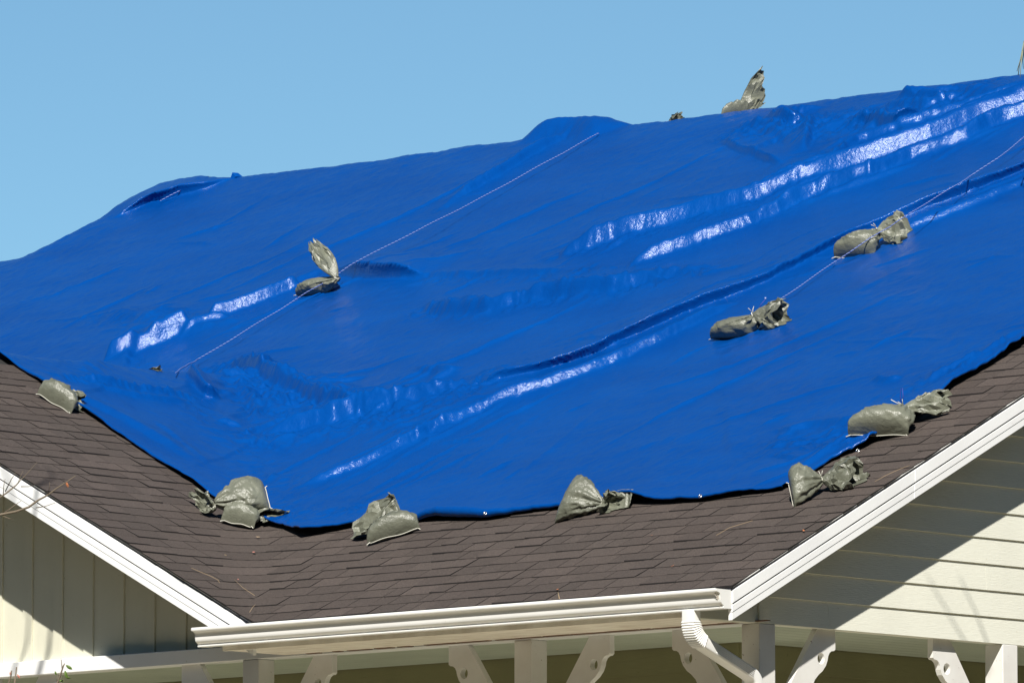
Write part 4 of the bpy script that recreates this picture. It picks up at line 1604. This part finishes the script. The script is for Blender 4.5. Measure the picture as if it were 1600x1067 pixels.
# ------------------------------------------------------------------ twigs in front of the left gable
def twig(name, label, cat, paths, dist, mat=M_BARK, leaves=(), leafmat=M_LEAF_G):
    """branching twig in a loose 3-D spray; paths are (pixels, start radius, end radius)"""
    def at(px, py, dd):
        d = ray(px, py)
        return CAM + d * (dist + dd) / float(d @ FW)
    o0 = at(*paths[0][0][0], 0)
    root = empty(name, tuple(o0))
    tag(root, label, cat)
    for k, (pts, r0, r1) in enumerate(paths):
        mb = MB()
        n_ = len(pts)
        w = 0.03 * math.sin(k * 1.7)
        mb.tube([at(px, py, w * i) - o0 for i, (px, py) in enumerate(pts)], [r0 + (r1 - r0) * i / (n_ - 1) for i in range(n_)], 6)
        mb.build('stem' if k == 0 else 'side_shoot', mat, root, smooth=True)
    for k, (px, py, s, a) in enumerate(leaves):
        c = at(px, py, 0.01 * k) - o0
        u = unit(RT * math.cos(a) - UP * math.sin(a)); w = unit(np.cross(u, FW) + 0.6 * FW * math.sin(k * 2.1))
        out = [(1, 0), (.5, .33), (-.1, .42), (-.7, .25), (-1, 0), (-.7, -.25), (-.1, -.42), (.5, -.33)]
        v = [c + FW * -.004] + [c + u * s * p + w * s * q_ for p, q_ in out]
        mesh_obj('leaf', v, [(0, 1 + i, 1 + (i + 1) % 8) for i in range(8)], leafmat, root)
    return root


twig('bare_branch', 'thin bare branch crossing the left rake at the picture edge', 'branch',
     [([(-60, 806), (-20, 806), (0, 804), (25, 799), (45, 792), (60, 781), (75, 773), (88, 763), (105, 752), (118, 743)], .009, .002),
      ([(-40, 796), (0, 777), (10, 770), (25, 758), (32, 750), (40, 742), (58, 722)], .006, .001),
      ([(5, 772), (6, 758), (8, 748)], .003, .001), ([(8, 768), (18, 748), (26, 737)], .003, .001),
      ([(28, 755), (32, 744), (36, 735)], .002, .001), ([(33, 760), (44, 760), (53, 758)], .003, .001),
      ([(75, 773), (77, 762), (78, 753)], .002, .001), ([(56, 793), (70, 791), (87, 785)], .003, .001),
      ([(8, 800), (22, 790), (33, 782)], .003, .001), ([(5, 806), (15, 810), (22, 812)], .003, .001)], 42.5,
     leaves=((105, 757, .016, 1.2),), leafmat=M_LEAF_O)
twig('leafy_shoot', 'green leafy shoot rising into the bottom left of the picture', 'shoot',
     [([(84, 1090), (90, 1066), (95, 1052), (99, 1040), (101, 1036)], .006, .003), ([(97, 1044), (96, 1032), (95, 1028)], .003, .001)], 42.8,
     leaves=((108, 1042, .022, .6), (103, 1053, .022, 1.3), (106, 1058, .016, .3), (87, 1051, .012, 1.2), (96, 1063, .014, .1)))
twig('budding_shoot', 'pair of short budding shoots at the bottom left corner', 'shoot',
     [([(10, 1095), (14, 1066), (17, 1055), (18, 1047)], .006, .004), ([(20, 1095), (23, 1066), (25, 1050), (26, 1042)], .006, .004)], 42.6,
     leaves=((29, 1056, .014, 1.0), (16, 1052, .010, 1.4)), leafmat=M_LEAF_P)
twig('hanging_moss', 'wispy strand of hanging moss at the right edge above the ridge', 'moss',
     [([(1660, -60), (1625, 20), (1608, 50), (1600, 66), (1597, 85), (1593, 100), (1591, 118)], .006, .003),
      ([(1606, 55), (1600, 80), (1598, 95), (1599, 108)], .005, .002), ([(1600, 66), (1594, 95), (1589, 112)], .004, .002),
      ([(1598, 80), (1595, 105), (1594, 121)], .004, .002)], 52.0, mat=M_MOSS)


# ------------------------------------------------------------------ trees added outside the picture to darken the shaded walls
def leaf_mat():
    m, nt, b = nodemat('shade_tree_foliage', 0.6, 0.3)
    c = ramp(nt, noise(nt, coords(nt), 1.5, 4), [(0.3, (0.03, 0.05, 0.015)), (0.7, (0.07, 0.10, 0.03))]).outputs[0]
    nt.links.new(c, b.inputs['Base Color'])
    return m


M_WOOD = leaf_mat()
tv_, tf_ = [], []
wr = np.random.default_rng(21)
view_az = math.atan2(CD[1], CD[0])
HC = np.array([-4.0, 2.0])
for k in range(40):
    az_ = view_az + math.radians(-112 + 224 * k / 39 + wr.uniform(-2, 2))
    if abs(az_ - view_az) < math.radians(15):
        dist_ = 62.0
    else:
        dist_ = wr.uniform(24, 31)
    top_ = dist_ * wr.uniform(0.52, 0.66)
    cx, cy = HC + dist_ * np.array([math.cos(az_), math.sin(az_)])
    n_ = 420
    ph_, ct_ = wr.uniform(0, 6.283, n_), wr.uniform(-1, 1, n_)
    rr_ = wr.uniform(0.55, 1.0, n_)
    rw = 3.4 if dist_ < 50 else 6.0
    st = np.sqrt(1 - ct_ ** 2)
    px_ = cx + rw * rr_ * st * np.cos(ph_)
    py_ = cy + rw * rr_ * st * np.sin(ph_)
    pz_ = GROUND + top_ * 0.56 + top_ * 0.46 * rr_ * ct_
    sz = 0.75 if dist_ < 50 else 1.5
    for x_, y_, z_ in zip(px_, py_, pz_):
        a = unit(wr.normal(size=3)); b_ = unit(np.cross(a, wr.normal(size=3)))
        c = np.array([x_, y_, z_])
        n0 = len(tv_)
        tv_ += [tuple(c + a * sz), tuple(c + b_ * sz), tuple(c - a * sz), tuple(c - b_ * sz)]
        tf_.append((n0, n0 + 1, n0 + 2, n0 + 3))
    mb = MB()
    mb.tube([(cx, cy, GROUND - 0.2), (cx + .2, cy, GROUND + top_ * .3), (cx, cy + .2, GROUND + top_ * .6)], [.35, .28, .12], 7)
    n0 = len(tv_)
    tv_ += mb.v
    tf_ += [tuple(i + n0 for i in f) for f in mb.f]
# limbs high above the picture whose soft shadows fall on the gables
def limb(pts, plane, dist_, r):
    global tv_, tf_
    n, c = plane
    P_ = []
    for i, (px, py) in enumerate(pts):
        d = ray(px, py)
        t = (c - float(np.dot(n, CAM))) / float(np.dot(n, d))
        P_.append(CAM + d * t + SUN * (dist_ + 0.15 * i))
    mb = MB()
    mb.tube(P_, [r * (1 - .12 * i) for i in range(len(P_))], 7)
    n0 = len(tv_)
    tv_ += mb.v
    tf_ += [tuple(i + n0 for i in f) for f in mb.f]


PA = (np.array([0, 1.0, 0]), WA2)
PB = (np.array([1.0, 0, 0]), WB)
limb([(60, 1075), (68, 1045), (76, 1010), (78, 985), (88, 900), (96, 830), (80, 780)], PA, 6.0, .020)
limb([(22, 1070), (30, 1035), (42, 1005), (46, 960), (30, 900)], PA, 6.6, .014)
limb([(1545, 1010), (1536, 985), (1528, 962), (1500, 900)], PB, 6.0, .007)
limb([(1512, 1010), (1500, 988), (1490, 970), (1450, 900)], PB, 6.5, .007)
wood = mesh_obj('added_shade_trees', tv_, tf_, M_WOOD)
tag(wood, 'dark belt of unseen trees added to deepen the shade on the walls', 'added_shade_trees', kind='stuff')
